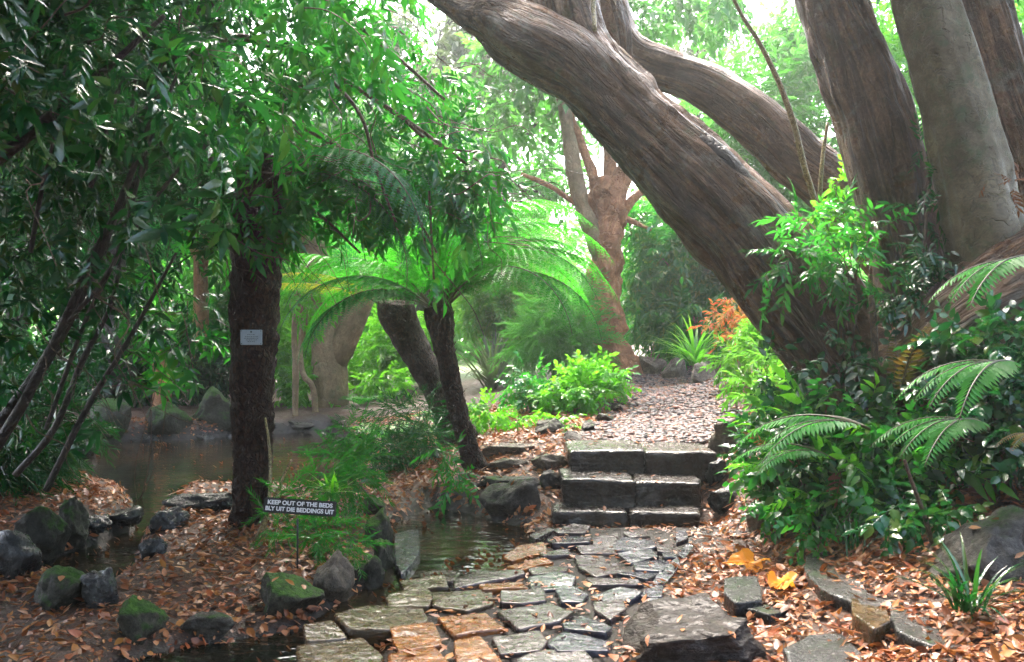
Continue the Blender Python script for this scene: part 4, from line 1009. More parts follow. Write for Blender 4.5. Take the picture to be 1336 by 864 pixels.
pq = P(338, 440, 6.25); pq[1] -= 0.185
pl = thing('plaque', 'small pale plaque with a crest and faint lines fixed to the tall fern trunk', 'plaque', pq, None, -0.04)
mb = MB(); V, T = bevel_box(0.152, 0.008, 0.104); mb.add(V, T=T); mb.build('panel', M['plaque'], pl, False)
mb = MB()
for k, (w, z) in enumerate([(.055,.018),(.085,.004),(.10,-.007),(.07,-.018),(.05,-.03)]):
    r_ = np.random.default_rng(k); x = -w / 2
    while x < w / 2:
        l = r_.uniform(.004, .013); V, T = bevel_box(l, .0012, .0042, .0004); mb.add(V + np.array([x + l / 2, -.0047, z]), T=T); x += l + .004
mb.build('lettering', M['ink'], pl, False)
mb = MB(); V, T = ico(2); mb.add(V * np.array([.007, .0015, .008]) + np.array([0, -.0045, .038]), T=T); mb.build('crest', M['ink'], pl, False)
mb = MB()
for sx in (-1, 1):
    for sz in (-1, 1): mb.add(V * .0035 + np.array([sx * .068, -.0042, sz * .044]), T=T)
mb.build('screw', M['black'], pl, False)

sg = np.array([PZ(388, 742, .1)[0], PZ(388, 742, .1)[1], 0.0]); sg[2] = hz1(sg[0], sg[1])
sn = thing('garden_sign', 'low black sign in two languages asking visitors to keep out of the beds', 'sign', sg)
mb = MB(); tube(mb, [(0, 0.004, -.25), (0, 0.004, .3)], [.006, .006], 8, .1); mb.build('stake', M['black'], sn)
pc = P(392, 661, sg[1]) - sg; pc[1] = -0.012
mb = MB(); V, T = bevel_box(0.432, 0.008, 0.088, .004); mb.add(V, T=T); pn = mb.build('panel', M['black'], sn, False)
pn.location = pc; pn.rotation_euler = (R(-8), R(3.2), R(-2))
def text_mesh(txt, size, name, mat, parent, loc, width):
    c = bpy.data.curves.new(name, 'FONT'); c.body = txt; c.size = size; c.extrude = 0.0008; c.offset = 0.0011; c.align_x = 'CENTER'; c.align_y = 'CENTER'
    o = bpy.data.objects.new('tmp', c); COL.objects.link(o); dg = bpy.context.evaluated_depsgraph_get(); dg.update()
    me = bpy.data.meshes.new_from_object(o.evaluated_get(dg)); bpy.data.objects.remove(o)
    xs = [v.co.x for v in me.vertices]; me.materials.clear(); me.materials.append(mat)
    q = link(name, me, parent); q.rotation_euler = (R(90), 0, 0); q.location = loc; q.scale = (width / (max(xs) - min(xs)), 1, 1); return q
text_mesh('KEEP OUT OF THE BEDS', 0.034, 'lettering', M['white'], pn, (0, -.0052, .017), 0.385)
text_mesh('BLY UIT DIE BEDDINGS UIT', 0.034, 'lettering', M['white'], pn, (0, -.0052, -.019), 0.405)
# ---------------------------------------------------------------- plants
def ppts(lst): return [tuple(P(a, b, Y)) + (r,) for a, b, Y, r in lst]

def shrub(label, clumps, kind, n, size, mat, seed, cat='shrub', name='shrub', base=None, group=None, stems=6, sr=0.009, stem_mat='twig', droop=0.25, shell=0.5, flat=0.85, holes=0.0, fname='foliage', upn=0.5):
    c = np.array(ppts(clumps)); r = np.random.default_rng(seed)
    if base is None: b = np.array([c[:, 0].mean(), c[:, 1].mean() + 0.05, 0])
    else: b = np.array([base[0], base[1], 0.0])
    b[2] = hz1(b[0], b[1]); t = thing(name, label, cat, b, group)
    mb = MB(); crown(mb, c, kind, n, size, seed, droop, shell, flat, holes=holes, upn=upn); part(mb, fname, M[mat], t, kind in ('oval', 'lance', 'long', 'whorl'))
    if stems:
        sm = MB()
        for k in range(stems):
            q = c[r.integers(0, len(c))]; e = q[:3] + unit(r.normal(size=3)) * q[3] * 0.6
            s = b + np.array([r.normal() * .06, r.normal() * .06, -.05]); limb(sm, s, e, sr, sr * 0.35, 0.08, 0.05, int(r.integers(999)), 6)
        part(sm, 'stems', M[stem_mat], t)
    return t

def canes(root, lst, mat='twig', name='stem', seg=9):
    for k, l in enumerate(lst):
        p, r = path_px(l); mb = MB(); tube(mb, p, r, seg, 0.05, None, k); part(mb, name, M[mat], root)

def tuft(label, loc, n, L, w, mat, seed, cat='plant', name='strappy_plant', elev=(35, 80), group=None, curl=1.1, sway=0.0):
    r = np.random.default_rng(seed); b = np.array(loc, float); t = thing(name, label, cat, b, group); mb = MB()
    for k in range(n):
        a = r.uniform(0, 6.28); e0 = R(r.uniform(*elev)); l = L * r.uniform(.6, 1.1); m = 9; s = np.linspace(0, 1, m)
        e = e0 - curl * r.uniform(.6, 1.3) * s ** 1.3; st = l / (m - 1)
        h = np.r_[0, np.cumsum(np.cos(e[:-1]) * st)]; z = np.r_[0, np.cumsum(np.sin(e[:-1]) * st)]
        c = np.c_[np.cos(a) * h, np.sin(a) * h, z] + b + np.array([r.normal() * .03, r.normal() * .03, -.01])
        sd = np.array([-math.sin(a), math.cos(a), 0]); ww = w * (np.minimum(1, 0.5 + 2 * s) * (1 - s ** 2.5) + 0.02) / 2
        V = np.vstack([c - sd * ww[:, None] + np.array([0, 0, .3]) * ww[:, None], c, c + sd * ww[:, None] + np.array([0, 0, .3]) * ww[:, None]])
        i = np.arange(m - 1); Q = np.vstack([np.c_[i, m + i, m + i + 1, i + 1], np.c_[m + i, 2 * m + i, 2 * m + i + 1, m + i + 1]])
        mb.add(V, Q=Q)
    part(mb, 'blades', M[mat], t); return t

def small_fern(label, loc, key, azs, sc, group=None, tilt=0.0):
    t = thing('fern', label, 'fern', loc, group)
    for k, a in enumerate(azs): put_frond(t, key, np.array(loc), a, sc * (0.85 + 0.3 * ((k * 7) % 5) / 5), tilt, k)
    return t

# --- dark many-stemmed tree on the left bank
lt = thing('leafy_tree', 'dark many stemmed leafy tree at the left edge, leaning over the pond', 'tree', (-4.0, 5.6, hz1(-4.0, 5.6)))
canes(lt, [[(-120,640,5.6,19),(-20,570,5.6,17),(40,500,5.6,16),(88,420,5.5,14),(130,330,5.4,11),(170,230,5.3,8),(215,110,5.2,5)],
           [(-90,700,5.4,16),(10,560,5.4,14),(75,440,5.4,12),(140,300,5.4,9),(240,140,5.5,6)]], 'bark_dark', 'trunk', 12)
canes(lt, [[(20,620,6,9),(70,560,6,9),(108,470,6,8),(150,380,6,6),(160,250,6,6),(178,90,6,4)],
           [(60,640,6,9),(115,530,6,8),(170,440,6,6),(230,330,6,4)],
           [(-60,250,4.6,17),(20,190,4.6,16),(90,130,4.6,13),(150,80,4.6,9),(215,20,4.6,6)],
           [(40,330,5.2,6),(52,260,5.2,6),(70,180,5.2,4),(90,60,5.2,4)],
           [(118,245,5,7),(135,190,5,6),(150,130,5,6),(168,90,5,4)], [(90,420,5.2,6),(150,340,5.2,6),(190,200,5.2,5),(232,95,5.2,4)],
           [(60,560,5.8,6),(120,400,5.7,6),(190,280,5.6,4),(280,160,5.5,4)]], 'bark_dark', 'branch')
LC = [(40,60,5.2,.75),(160,50,5.6,.7),(280,70,6.0,.6),(40,220,5.4,.6),(150,200,6.2,.65),(250,220,6.2,.55),(60,340,6.0,.5),(200,330,6.6,.5),(290,270,6.6,.42),(110,400,7.2,.5),(235,400,7.0,.36),(-60,150,5.0,.9),(-80,380,5.6,.7),(20,470,6.4,.35),(190,140,4.2,.5),(60,120,4.0,.5),(-30,40,4.2,.6),(110,480,6.2,.26),(60,430,5.2,.22),(170,470,6.6,.2),(30,520,6.0,.25),(140,350,5.0,.22)]
cm = MB(); crown(cm, ppts(LC), 'whorl', 1000, 0.25, 51, 0.35, 0.5, holes=.42); crown(cm, ppts(LC), 'lance', 1400, 0.22, 52, 0.55, 0.5, holes=.40)
crown(cm, [(-4.5,4.5,5.2,1.4),(-5.0,7.5,5.3,1.4),(-4.2,5.6,5.2,1.3),(-3.0,5.4,5.0,.9),(-3.6,7.0,5.6,1.3),(-2.7,6.6,5.8,.9),(-5,5.5,3.8,1.2),(-5.5,9.5,4.8,1.5),(-3.4,4.2,5.0,1.0),(-6,5.5,4.0,1.5),(-6,8.5,4.5,1.5),(-3.2,3.2,4.6,1.1),(-2.8,1.6,4.6,1.0),(-4.4,2,3.6,1.3),(-5.5,3.5,2.6,1.1),(-2.6,4.6,4.9,.8),(-3.4,3.0,2.6,1.0),(-3.0,3.4,3.8,.9),(-1.7,3.3,4.2,.8)], 'lance', 6600, 0.42, 53, shell=.4)  # mostly out of frame; clumps added to darken the left and lower left
part(cm, 'crown', M['leaf_dark'], lt)

# --- tree whose leafy boughs hang across the upper left
ot = thing('overhanging_tree', 'glossy leaved tree reaching from the left, its boughs drooping over the tree ferns', 'tree', (-4.75, 8.0, hz1(-4.75, 8.0)))
canes(ot, [[(-20,640,8,34),(40,530,8,30),(90,420,7.9,27),(140,300,7.7,24),(190,170,7.3,22),(230,60,6.9,20),(290,-20,6.5,16)]], 'bark_dark', 'trunk', 14)
canes(ot, [[(230,60,6.9,14),(320,50,6.6,11),(420,90,6.4,8),(520,150,6.3,6),(610,215,6.2,4)], [(200,150,7.2,11),(300,130,6.7,9),(420,180,6.4,6),(520,250,6.2,5),(570,330,6.1,3)],
           [(290,-20,6.5,12),(400,-10,6.0,9),(500,60,5.8,6),(580,130,5.7,4)], [(185,200,7.3,10),(290,230,6.6,8),(400,270,6.2,5),(470,330,6.1,3)],
           [(420,90,6.4,6),(470,150,6.1,5),(490,220,6.0,4),(520,300,6,3)], [(520,150,6.3,5),(570,190,6.2,4),(640,200,6.2,3)], [(560,250,6.1,4),(563,310,6.0,3),(566,365,6.0,3)]], 'twig', 'branch', 8)
OC = [(340,60,6.6,.55),(430,50,6.2,.5),(350,170,6.5,.5),(440,150,6.2,.45),(520,120,6.4,.36),(520,200,6.2,.40),(585,200,6.3,.30),(430,240,6.2,.38),(360,260,6.6,.35),(480,255,6.2,.28),(570,240,6.2,.27),(615,270,6.3,.22),(545,280,6.2,.18),(620,310,6.3,.12),(625,215,6.3,.2),(560,110,6.3,.28),(470,60,5.4,.34),(320,-20,6.0,.6),(440,-40,5.6,.6),(480,0,6.2,.35),(640,250,6.4,.12),(280,310,6.8,.24),(400,270,6.4,.2),(562,360,6.2,.07),(337,275,5.85,.17),(300,300,5.9,.16),(375,290,5.9,.15),(340,225,5.8,.2),(330,120,5.0,.4)]
cm = MB(); crown(cm, ppts(OC), 'broad', 1250, 0.23, 54, 0.85, 0.5, holes=.42); part(cm, 'crown', M['leaf_mid'], ot)
cm = MB(); crown(cm, ppts(OC), 'lance', 900, 0.22, 55, 0.8, 0.5, holes=.42); part(cm, 'crown', M['leaf_mid'], ot)
cm = MB(); crown(cm, [(-3.4,7.2,5.8,1.1),(-3.8,9.5,5.5,1.3),(-5,10,5.0,1.5)], 'lance', 700, 0.42, 56, shell=.4); part(cm, 'crown', M['leaf_mid'], ot)  # high clumps added to keep light off the left side

def twigs(root, clumps, n, mat, seed, name='twig_sprays', ln=.7, r0=.006):
    c = np.array(ppts(clumps)); r = np.random.default_rng(seed); mb = MB()
    for k in range(n):
        q = c[r.integers(0, len(c))]; a = q[:3] + unit(r.normal(size=3)) * q[3] * .8; d = unit(np.array([.7, -.25, -.45]) + r.normal(size=3) * .45)
        limb(mb, a, a + d * ln * r.uniform(.5, 1.3), r0 * r.uniform(.5, 1.2), .002, .05, .07, int(r.integers(9999)), 5)
    part(mb, name, M[mat], root)
twigs(ot, OC, 90, 'twig', 57); twigs(lt, LC, 60, 'twig', 58)

# --- right bank shrubbery
RB = [(1012,565,6.5,.20),(1045,540,6.6,.20),(1080,560,6.3,.30),(1030,600,6.1,.28),(1100,620,5.9,.28),(1150,570,6.0,.30),(1060,650,5.9,.18),(1150,650,5.6,.22),(1012,612,6.3,.15),(1200,600,5.7,.26),(1205,660,5.4,.16),(1240,560,5.9,.24)]
shrub('broad glossy leaved shrub filling the right bank between steps and big tree', RB, 'oval', 480, 0.23, 'leaf_mid', 61, base=(2.5,6.2), stems=18, droop=0.15)
RBS = bpy.data.objects['shrub']
mb = MB(); crown(mb, ppts(RB), 'broad', 110, .26, 161, .1, .4); part(mb, 'foliage', M['leaf_bright'], RBS)
mb = MB(); crown(mb, ppts(RB + [(1055,480,6.5,.16),(1100,470,6.4,.18),(1010,480,6.7,.14),(1150,480,6.2,.16),(1080,430,6.5,.12)]), 'oval', 240, .24, 162, .2, .4); part(mb, 'foliage', M['leaf_dark'], RBS)
mb = MB(); crown(mb, ppts(RB), 'lance', 22, .22, 163, .5, .4); part(mb, 'foliage', M['leaf_brown'], RBS)
shrub('leafy shoots growing in front of the leaning trunk foot', [(1075,300,6.5,.22),(1040,335,6.5,.20),(1110,345,6.5,.2),(1000,350,6.5,.08),(1140,300,6.5,.10),(1095,380,6.5,.08)], 'lance', 95, 0.25, 'leaf_mid', 62, base=(2.7,6.7), stems=14, droop=0.1)
shrub('bright young shoots at the fork between arching limb and upright trunk', [(1095,240,7.4,.10),(1085,290,7.4,.16),(1120,300,7.4,.12)], 'oval', 60, 0.2, 'leaf_bright', 63, base=(3.0,7.6), stems=4, droop=0)
vt = shrub('dark leaved creeper climbing the gap between brown and smooth trunks', [(1208,195,6.35,.06),(1216,240,6.3,.08),(1205,285,6.3,.09),(1190,330,6.25,.10),(1215,340,6.2,.10),(1180,385,6.2,.12),(1225,400,6.1,.1)], 'lance', 95, 0.2, 'leaf_dark', 64, base=(3.2,6.4), stems=0, droop=0.5, cat='creeper', name='creeper')
canes(vt, [[(1190,520,6.2,5),(1200,430,6.2,5),(1205,330,6.25,4),(1212,250,6.3,4),(1210,180,6.35,3)]], 'twig', 'stem', 7)
shrub('dark glossy shrub under the overhanging root at the right edge', [(1290,450,5.4,.22),(1340,470,5.4,.3),(1300,520,5.3,.25),(1250,490,5.5,.16),(1340,560,5.1,.25)], 'oval', 330, 0.22, 'leaf_dark', 65, base=(3.1,5.4), stems=8)
shrub('low ivy leaved plant in the litter below the bank, with large pale veined leaves', [(1175,668,5.0,.10),(1205,680,4.95,.09),(1240,665,5.0,.08),(1160,690,4.95,.06)], 'oval', 30, 0.22, 'leaf_dark', 66, base=(2.25,5.0), stems=3, sr=.004)
shrub('low creeping leaves on the litter right of the brown angular stone', [(1010,655,5.6,.10),(1050,680,5.4,.10),(1090,665,5.4,.10),(1120,650,5.4,.10)], 'oval', 46, 0.19, 'leaf_mid', 67, base=(1.85,5.5), stems=4, sr=.004)
def stick(label, lst, mat, name='cane', cat='cane'):
    p, r = path_px(lst); b = p[0].copy(); t = thing(name, label, cat, b); mb = MB(); tube(mb, p, r, 8, .04, None, 3); o = part(mb, 'stem', M[mat], t); return t
stick('thin leaning reddish dead stick stuck in the litter at right', [(1217,712,4.9,6),(1205,670,4.9,6),(1190,630,4.9,5),(1180,600,4.9,4)], 'twig', 'dead_stick', 'stick')
stick('long straw coloured cane arching up past the arching limb', [(1068,300,7.6,8),(1062,260,7.6,8),(1050,220,7.6,8),(1035,160,7.6,8),(1015,105,7.6,7),(990,55,7.6,6),(965,15,7.6,5),(940,-40,7.6,4)], 'cane')
stick('short straw coloured cane right of the long arching one', [(1070,290,7.5,6),(1070,250,7.5,6),(1074,200,7.5,5),(1080,160,7.5,4)], 'cane')
stick('bare upright brown stem in the shrubs before the big tree', [(1140,520,6.2,10),(1141,470,6.2,9),(1140,420,6.2,9),(1136,385,6.2,7)], 'twig', 'bare_stem', 'stem')
stick('thin vine hanging down beside the upright fork of the leaning trunk', [(773,-60,7.3,7),(774,0,7.3,7),(776,40,7.2,6)], 'cane', 'vine', 'vine')
frond_set('arch', M['fern_leaf'], L=.78, W=.17, npin=27, elev0=16, elev1=-62, bip=False, pin_droop=.5)
small_fern('pale green fern with a long arching frond in the middle of the right bank shrubs', P(1135,560,5.5), 'arch', [275,252,300,325], 1.15, tilt=.1)
small_fern('fern leaning left low on the right bank among glossy leaves', P(1090,600,5.4), 'arch', [268,250,300], .85, tilt=.2)
small_fern('feathery fern spilling down the bank below the right edge ferns', P(1290,560,4.9), 'arch', [262,245,230,275], 1.0, tilt=.15)
small_fern('big pale fern drooping into view from the top of the right bank', P(1375,345,4.9), 'arch', [268,255,240,285], 1.05)
small_fern('lower fern with a long frond hanging left over the dark shrub at right', P(1330,478,4.75), 'arch', [268,248,230,290], 1.0)
small_fern('upright ladder like yellow brown fern before the upright brown trunk', P(1175,520,5.9), 'ladder', [15,170,95], 1.0)
small_fern('small rust coloured fern in the shade right of the ladder like one', P(1225,540,5.8), 'ladder', [60,120], .6)
small_fern('dying reddish fern drooping at the lower right edge', P(1372,575,4.4), 'rust', [262,240,225], .5)
rl = P(1320,238,5.95); t = thing('dead_leaf_sprig', 'sprig of red brown dead leaves against the smooth trunk', 'dead leaves', rl)
mb = MB(); crown(mb, [tuple(P(1296,238,5.9)) + (.05,), tuple(P(1320,240,5.9)) + (.06,)], 'lance', 9, .13, 68); part(mb, 'leaves', M['leaf_brown'], t)
tuft('strappy green tuft beside the big weathered boulder at lower right', (2.02,3.9,hz1(2.02,3.9)+.05), 42, .40, .020, 'leaf_dark', 69, 'plant', 'strappy_plant', (30, 85))
tuft('few grassy blades growing among the shrub stems on the bank', (1.98,5.1,hz1(1.98,5.1)), 16, .34, .014, 'leaf_dark', 70, 'grass', 'grass_tuft', (55, 88))
tuft('small dark tuft poking up at the right end of the top step', tuple(G(972,592)+np.array([-.02,-.15,.1])), 14, .3, .018, 'leaf_dark', 71, 'plant', 'strappy_plant', (50, 88))

# --- right, beyond the shrubs: low bright plants and the path wall
shrub('low lime green plants spilling beside the upper path on its right', [(985,445,9.6,.2),(1010,470,9.0,.22),(958,470,10.2,.14),(1005,515,8.4,.16),(1015,430,9.4,.2),(975,500,9.0,.10)], 'mid', 360, .2, 'leaf_lime', 72, base=(2.55,9.3), stems=6)
shrub('orange red tinged shrub behind the lime plants', [(975,405,10.2,.22),(1000,420,9.8,.16),(945,420,10.6,.18),(985,440,9.8,.12)], 'mid', 130, .18, 'leaf_red', 73, base=(2.9,10.2), stems=4)
tuft('spreading strap leaved plant above the pale wall stones', (2.62,12.6,hz1(2.62,12.6)+.25), 60, .85, .045, 'leaf_bright', 74, 'plant', 'strappy_plant', (25, 80))
shrub('dense dark teal bush behind the strap leaved plant', [(880,350,14.6,.75),(930,330,14.4,.7),(850,410,14.8,.5),(900,420,14.2,.55),(870,290,14.8,.6),(960,380,14,.5)], 'mid', 1500, .36, 'leaf_mid', 75, base=(3.0,14.6), stems=8, sr=.02, shell=.35)

# --- middle: plants round the gravel path and the leaf bed
shrub('rounded bright green shrub at the foot of the red barked tree', [(765,490,10.4,.2),(740,503,10.3,.2),(795,492,10.5,.15),(760,515,10.1,.2),(720,518,10.2,.14),(804,505,10.4,.10)], 'oval', 420, .2, 'leaf_bright', 76, stems=8)
shrub('thin stemmed shrublet left of the rounded bright shrub', [(690,495,10.6,.16),(670,510,10.6,.14),(700,520,10.4,.12)], 'oval', 90, .2, 'leaf_mid', 77, stems=6)
shrub('small bright seedling among leaves below the rounded bright shrub', [(735,556,9.0,.10),(720,560,9.0,.06)], 'oval', 30, .17, 'leaf_bright', 78, stems=3, sr=.004)
shrub('patch of bright low herbs beside the slender fern trunk', [(640,540,9.6,.2),(680,548,9.4,.14),(610,545,9.9,.14)], 'oval', 110, .17, 'leaf_bright', 79, stems=4, sr=.004, flat=.45)
shrub('thin plant with pale top leaves beside the slender fern foot', [(578,592,7.6,.08),(592,620,7.4,.07),(575,640,7.3,.05)], 'lance', 26, .2, 'leaf_mid', 80, stems=3, sr=.004)
tuft('fountain of long pale strap leaves glinting behind the slender fern', (-.35,15.6,hz1(-.35,15.6)), 90, 1.25, .06, 'leaf_grey', 81, 'plant', 'strappy_plant', (35, 88))
shrub('feathery dull green bush left of the red barked tree', [(725,430,13.4,.42),(740,400,13.6,.35),(700,450,13.2,.3),(755,450,13.2,.3)], 'fine', 700, .42, 'leaf_back', 82, stems=6)
shrub('sunlit pale green bush beyond the fern fronds', [(640,395,17,.6),(690,380,17.5,.6),(640,350,17,.5),(680,410,17,.5)], 'mid', 700, .38, 'leaf_lime', 83, stems=5)
shrub('low ferny ground cover plants between pond and leaning fern', [(500,560,8.9,.26),(540,545,9.2,.24),(470,590,8.3,.2),(560,575,8.7,.2),(520,590,8.4,.16)], 'fine', 300, .28, 'leaf_dark', 84, base=(-1.2,8.7), stems=0, name='ground_plants', cat='plants')
for k, (px, py, lab) in enumerate([(545,575,'low fern left of the leaning fern foot, nearest of the four'), (580,560,'low fern with bright fronds touching the slender fern trunk'), (500,575,'low fern beside the pond end, left of the bright one'), (470,530,'low fern standing on the far bank right of the pond')]):
    g0 = G(px, py); small_fern(lab, g0, 'small_green', [0,45,90,140,190,235,280,320], .85, 'low ferns round the leaning tree fern')

# --- island bed: feathery foliage by the fern and sign
shrub('feathery fine leaved bush right of the tall fern trunk, behind the sign', [(440,600,6.6,.15),(470,605,6.7,.14),(425,640,6.2,.13),(455,635,6.3,.13),(455,570,6.9,.12),(395,655,6.0,.08),(360,655,5.9,.08)], 'fine', 210, .22, 'leaf_mid', 85, base=(-1.5,6.3), stems=10, sr=.004)
shrub('wispy green bush in front of the sign stake', [(440,690,5.5,.14),(410,700,5.4,.1),(460,720,5.4,.1),(365,690,5.6,.1),(430,725,5.3,.07)], 'fine', 120, .18, 'leaf_mid', 86, base=(-1.15,5.5), stems=6, sr=.003)
tuft('bright leafy bamboo like shoot above the sign', tuple(P(432,640,6.0)), 22, .2, .022, 'leaf_bright', 87, 'plant', 'leafy_shoot', (0, 80), curl=.6)
stick('thin pale bamboo stem climbing the right side of the tall fern trunk', [(335,735,5.95,5),(345,690,5.95,5),(352,640,6.0,5),(352,590,6.05,4),(346,545,6.05,3)], 'cane', 'bamboo_stem', 'stem')
stick('second pale bamboo stem leaning by the foot of the tall fern', [(322,725,5.9,5),(340,690,5.85,4),(362,640,5.8,4),(380,600,5.8,3)], 'cane', 'bamboo_stem', 'stem')

# --- behind the pond
shrub('dark leafy bush behind the boulders on the far pond shore', [(120,490,14,.5),(200,480,14.5,.5),(60,500,13.5,.5),(270,480,15,.5),(150,440,15,.5)], 'mid', 1000, .36, 'leaf_dark', 88, base=(-6.8,14.2), stems=8, sr=.015)
shrub('bright bush beyond the pond seen past the dark leaves', [(230,450,18,.6),(290,470,18,.6),(100,460,18,.6),(30,470,18,.6),(280,420,18,.6)], 'mid', 650, .42, 'leaf_mid', 89, base=(-8,18), stems=6, sr=.015)
shrub('leafy bush right of the tall fern trunk beyond the pond', [(385,470,15.5,.5),(370,430,16,.5),(400,510,15,.35),(480,470,16.5,.5),(520,440,17,.6),(500,500,15.5,.3)], 'mid', 900, .36, 'leaf_bright', 90, base=(-3.2,15.8), stems=8, sr=.012)
shrub('arching ferny bush on the left bank by the pond corner', [(20,560,7.2,.3),(70,540,7.6,.26),(0,600,6.8,.25),(50,590,7.2,.2)], 'fine', 420, .36, 'leaf_dark', 91, base=(-4.2,7.2), stems=6)
shrub('leafy sprig hanging low in front of the pond boulders', [(235,455,6.8,.14),(215,430,6.9,.14),(205,415,7.0,.12),(260,440,6.8,.1)], 'whorl', 26, .3, 'leaf_mid', 92, base=(-3.4,8.0), stems=3, sr=.005)

# ---------------------------------------------------------------- trees farther back
def bgtree(label, lst, clumps, kind, n, size, mat, bark, seed, forks=(), name='tree', cat='tree', limbs=6, holes=0.0, shell=.4, seg=16, amp=.012, fork_names='branch'):
    p, r = path_px(lst); b = p[0].copy(); b[2] = hz1(b[0], b[1]); p[0, 2] = b[2] - .1
    t = thing(name, label, cat, b); mb = MB(); tube(mb, p, r, seg, .12, furrow(amp, 5, 1, seed, .12, 2), seed); part(mb, 'trunk', M[bark], t)
    for f in forks:
        q, rr = path_px(f); mb = MB(); tube(mb, q, rr, seg, .12, furrow(amp, 5, 1, seed + 1, .12, 2), seed); part(mb, fork_names, M[bark], t)
    if clumps:
        c = np.array(ppts(clumps)); rg = np.random.default_rng(seed)
        if limbs:
            lm = MB()
            for k in range(limbs):
                q = c[k % len(c)]; s = p[-1] if k % 2 else p[-2]; limb(lm, s, q[:3] + unit(rg.normal(size=3)) * q[3] * .4, r[-1] * .55 + .01, .012, .05, .08, int(rg.integers(999)), 7)
            part(lm, 'limbs', M[bark], t)
        cm = MB(); crown(cm, c, kind, n, size, seed, .3, shell, .85, holes=holes); part(cm, 'crown', M[mat], t, False)
    return t

bgtree('pale tan forked tree beyond the pond, right of the tall fern trunk', [(432,520,15,46),(430,480,15,42),(428,445,15,42),(422,405,15,32),(412,350,15,36),(400,280,15,30)], [(400,200,15,1.0),(470,230,15.5,1.0),(350,250,15,.8),(430,150,15.5,1.0)], 'far', 800, .45, 'leaf_back', 'bark_pale', 201,
       forks=[[(436,470,14.95,34),(452,435,14.9,36),(468,400,14.9,32),(486,350,15,26),(500,290,15,22)]])
bgtree('dark stout trunk standing behind the pond, half hidden by leaves', [(160,530,14,36),(158,480,14,34),(152,430,14,32),(148,370,14,30),(145,280,14,28),(140,150,14,24)], [(380,-260,10,1.5),(100,-240,10.5,1.9),(-150,-250,10,1.8),(250,-120,13,1.5),(120,120,14,1.5),(230,150,14.5,1.3),(40,180,14,1.3),(150,260,15,1.0)], 'far', 2600, .5, 'leaf_dark', 'bark_dark', 202)  # topmost clumps hang above the frame, added to shade the pond
bgtree('slim reddish trunk behind the pond left of the tall fern', [(258,500,17,20),(262,450,17,20),(262,420,17,20),(262,350,17,20),(266,250,17,18)], [(270,200,17,1.3),(330,260,17,1.0)], 'far', 600, .5, 'leaf_back', 'bark_red', 203)
bgtree('slender pale sapling stem between fern trunk and forked tree', [(385,535,13.5,9),(386,480,13.5,8),(384,430,13.5,7),(390,380,13.5,6)], [(390,370,13.5,.35)], 'mid', 60, .3, 'leaf_bright', 'bark_pale', 204, limbs=3, name='sapling')
bgtree('bent pale sapling left of the forked tree', [(412,535,14,8),(408,505,14,7),(396,490,14,7),(392,460,14,6),(394,420,14,5)], [(396,400,14,.3)], 'mid', 50, .3, 'leaf_bright', 'bark_pale', 205, limbs=3, name='sapling')
bgtree('short brown stump like trunk by the far boulders', [(210,535,13.6,22),(212,500,13.6,20),(208,470,13.6,16),(204,440,13.6,10)], [], 'far', 0, .4, 'leaf_back', 'bark_red', 206, name='tree_stump', cat='stump')
bgtree('tall open crowned tree in the centre, sky showing through its leaves', [(655,500,20,26),(650,420,20,24),(655,330,20,22),(650,240,20,20),(640,150,20,15)], [(620,170,20,1.0),(690,200,20,1.1),(740,150,19,.8),(600,90,20,1.1),(700,260,20,.9),(640,260,20.5,.8),(730,230,19.5,.7)], 'far', 1300, .40, 'leaf_back', 'bark_dark', 207, holes=.42)
bgtree('twiggy grey leaved tree high in the centre left', [(560,500,18,24),(555,400,18,22),(560,280,18,20),(570,150,18,18),(580,40,18,12)], [(560,60,18,1.2),(610,110,17.5,.9),(530,140,18,.9),(640,30,18,1.0),(500,60,18,.9),(680,110,18,.6)], 'far', 1500, .4, 'leaf_grey', 'bark_dark', 208, holes=.36, limbs=14)
bgtree('dark conifer like tree seen between fern and red barked tree', [(685,480,24,20),(685,400,24,16),(684,320,24,10),(684,270,24,5)], [(690,400,24,1.0),(690,360,24,.9),(686,320,24,.7),(684,285,24,.45),(670,440,24,.9),(710,430,24,.9)], 'fine', 1500, .5, 'leaf_back', 'bark_dark', 209)
bgtree('bright leafy tree behind the arching limb', [(960,480,17,22),(955,380,17,20),(965,250,17,18),(985,130,17,14)], [(960,150,16,1.0),(1010,110,16.5,1.1),(1040,190,16,1.0),(960,220,16.5,.9),(1080,60,17,1.0),(1000,270,16,.9),(1060,260,16,.8),(1020,30,17,.8),(930,190,15.5,.5)], 'mid', 2300, .44, 'leaf_back', 'bark_dark', 210, holes=.30)
bgtree('sunny green tree at the upper right corner behind the trunks', [(1340,480,14,26),(1330,300,14,22),(1330,100,14,18)], [(1330,60,13,.9),(1320,150,12.5,.7),(1350,220,12,.7),(1170,80,14,.6),(1180,170,13.5,.5),(1160,20,14,.6),(1300,0,14,.9)], 'mid', 1500, .38, 'leaf_bright', 'bark_dark', 211)
bgtree('leafy tree beyond the red barked tree on its right', [(900,480,19,20),(880,400,19,18),(860,330,19,14)], [(850,300,18,.7),(870,250,18.5,.7),(910,260,18,.7),(940,300,18,.8),(840,370,17.5,.6)], 'mid', 1000, .42, 'leaf_bright', 'bark_dark', 212, holes=.25)
bgtree('bare twigged tree top against the white sky at upper centre right', [(905,480,21,16),(900,300,21,14),(895,180,21,11),(890,110,21,9)], [(870,60,21,.7),(920,40,21,.9),(950,90,21,.6)], 'far', 130, .36, 'leaf_grey', 'bark_dark', 213, limbs=22)
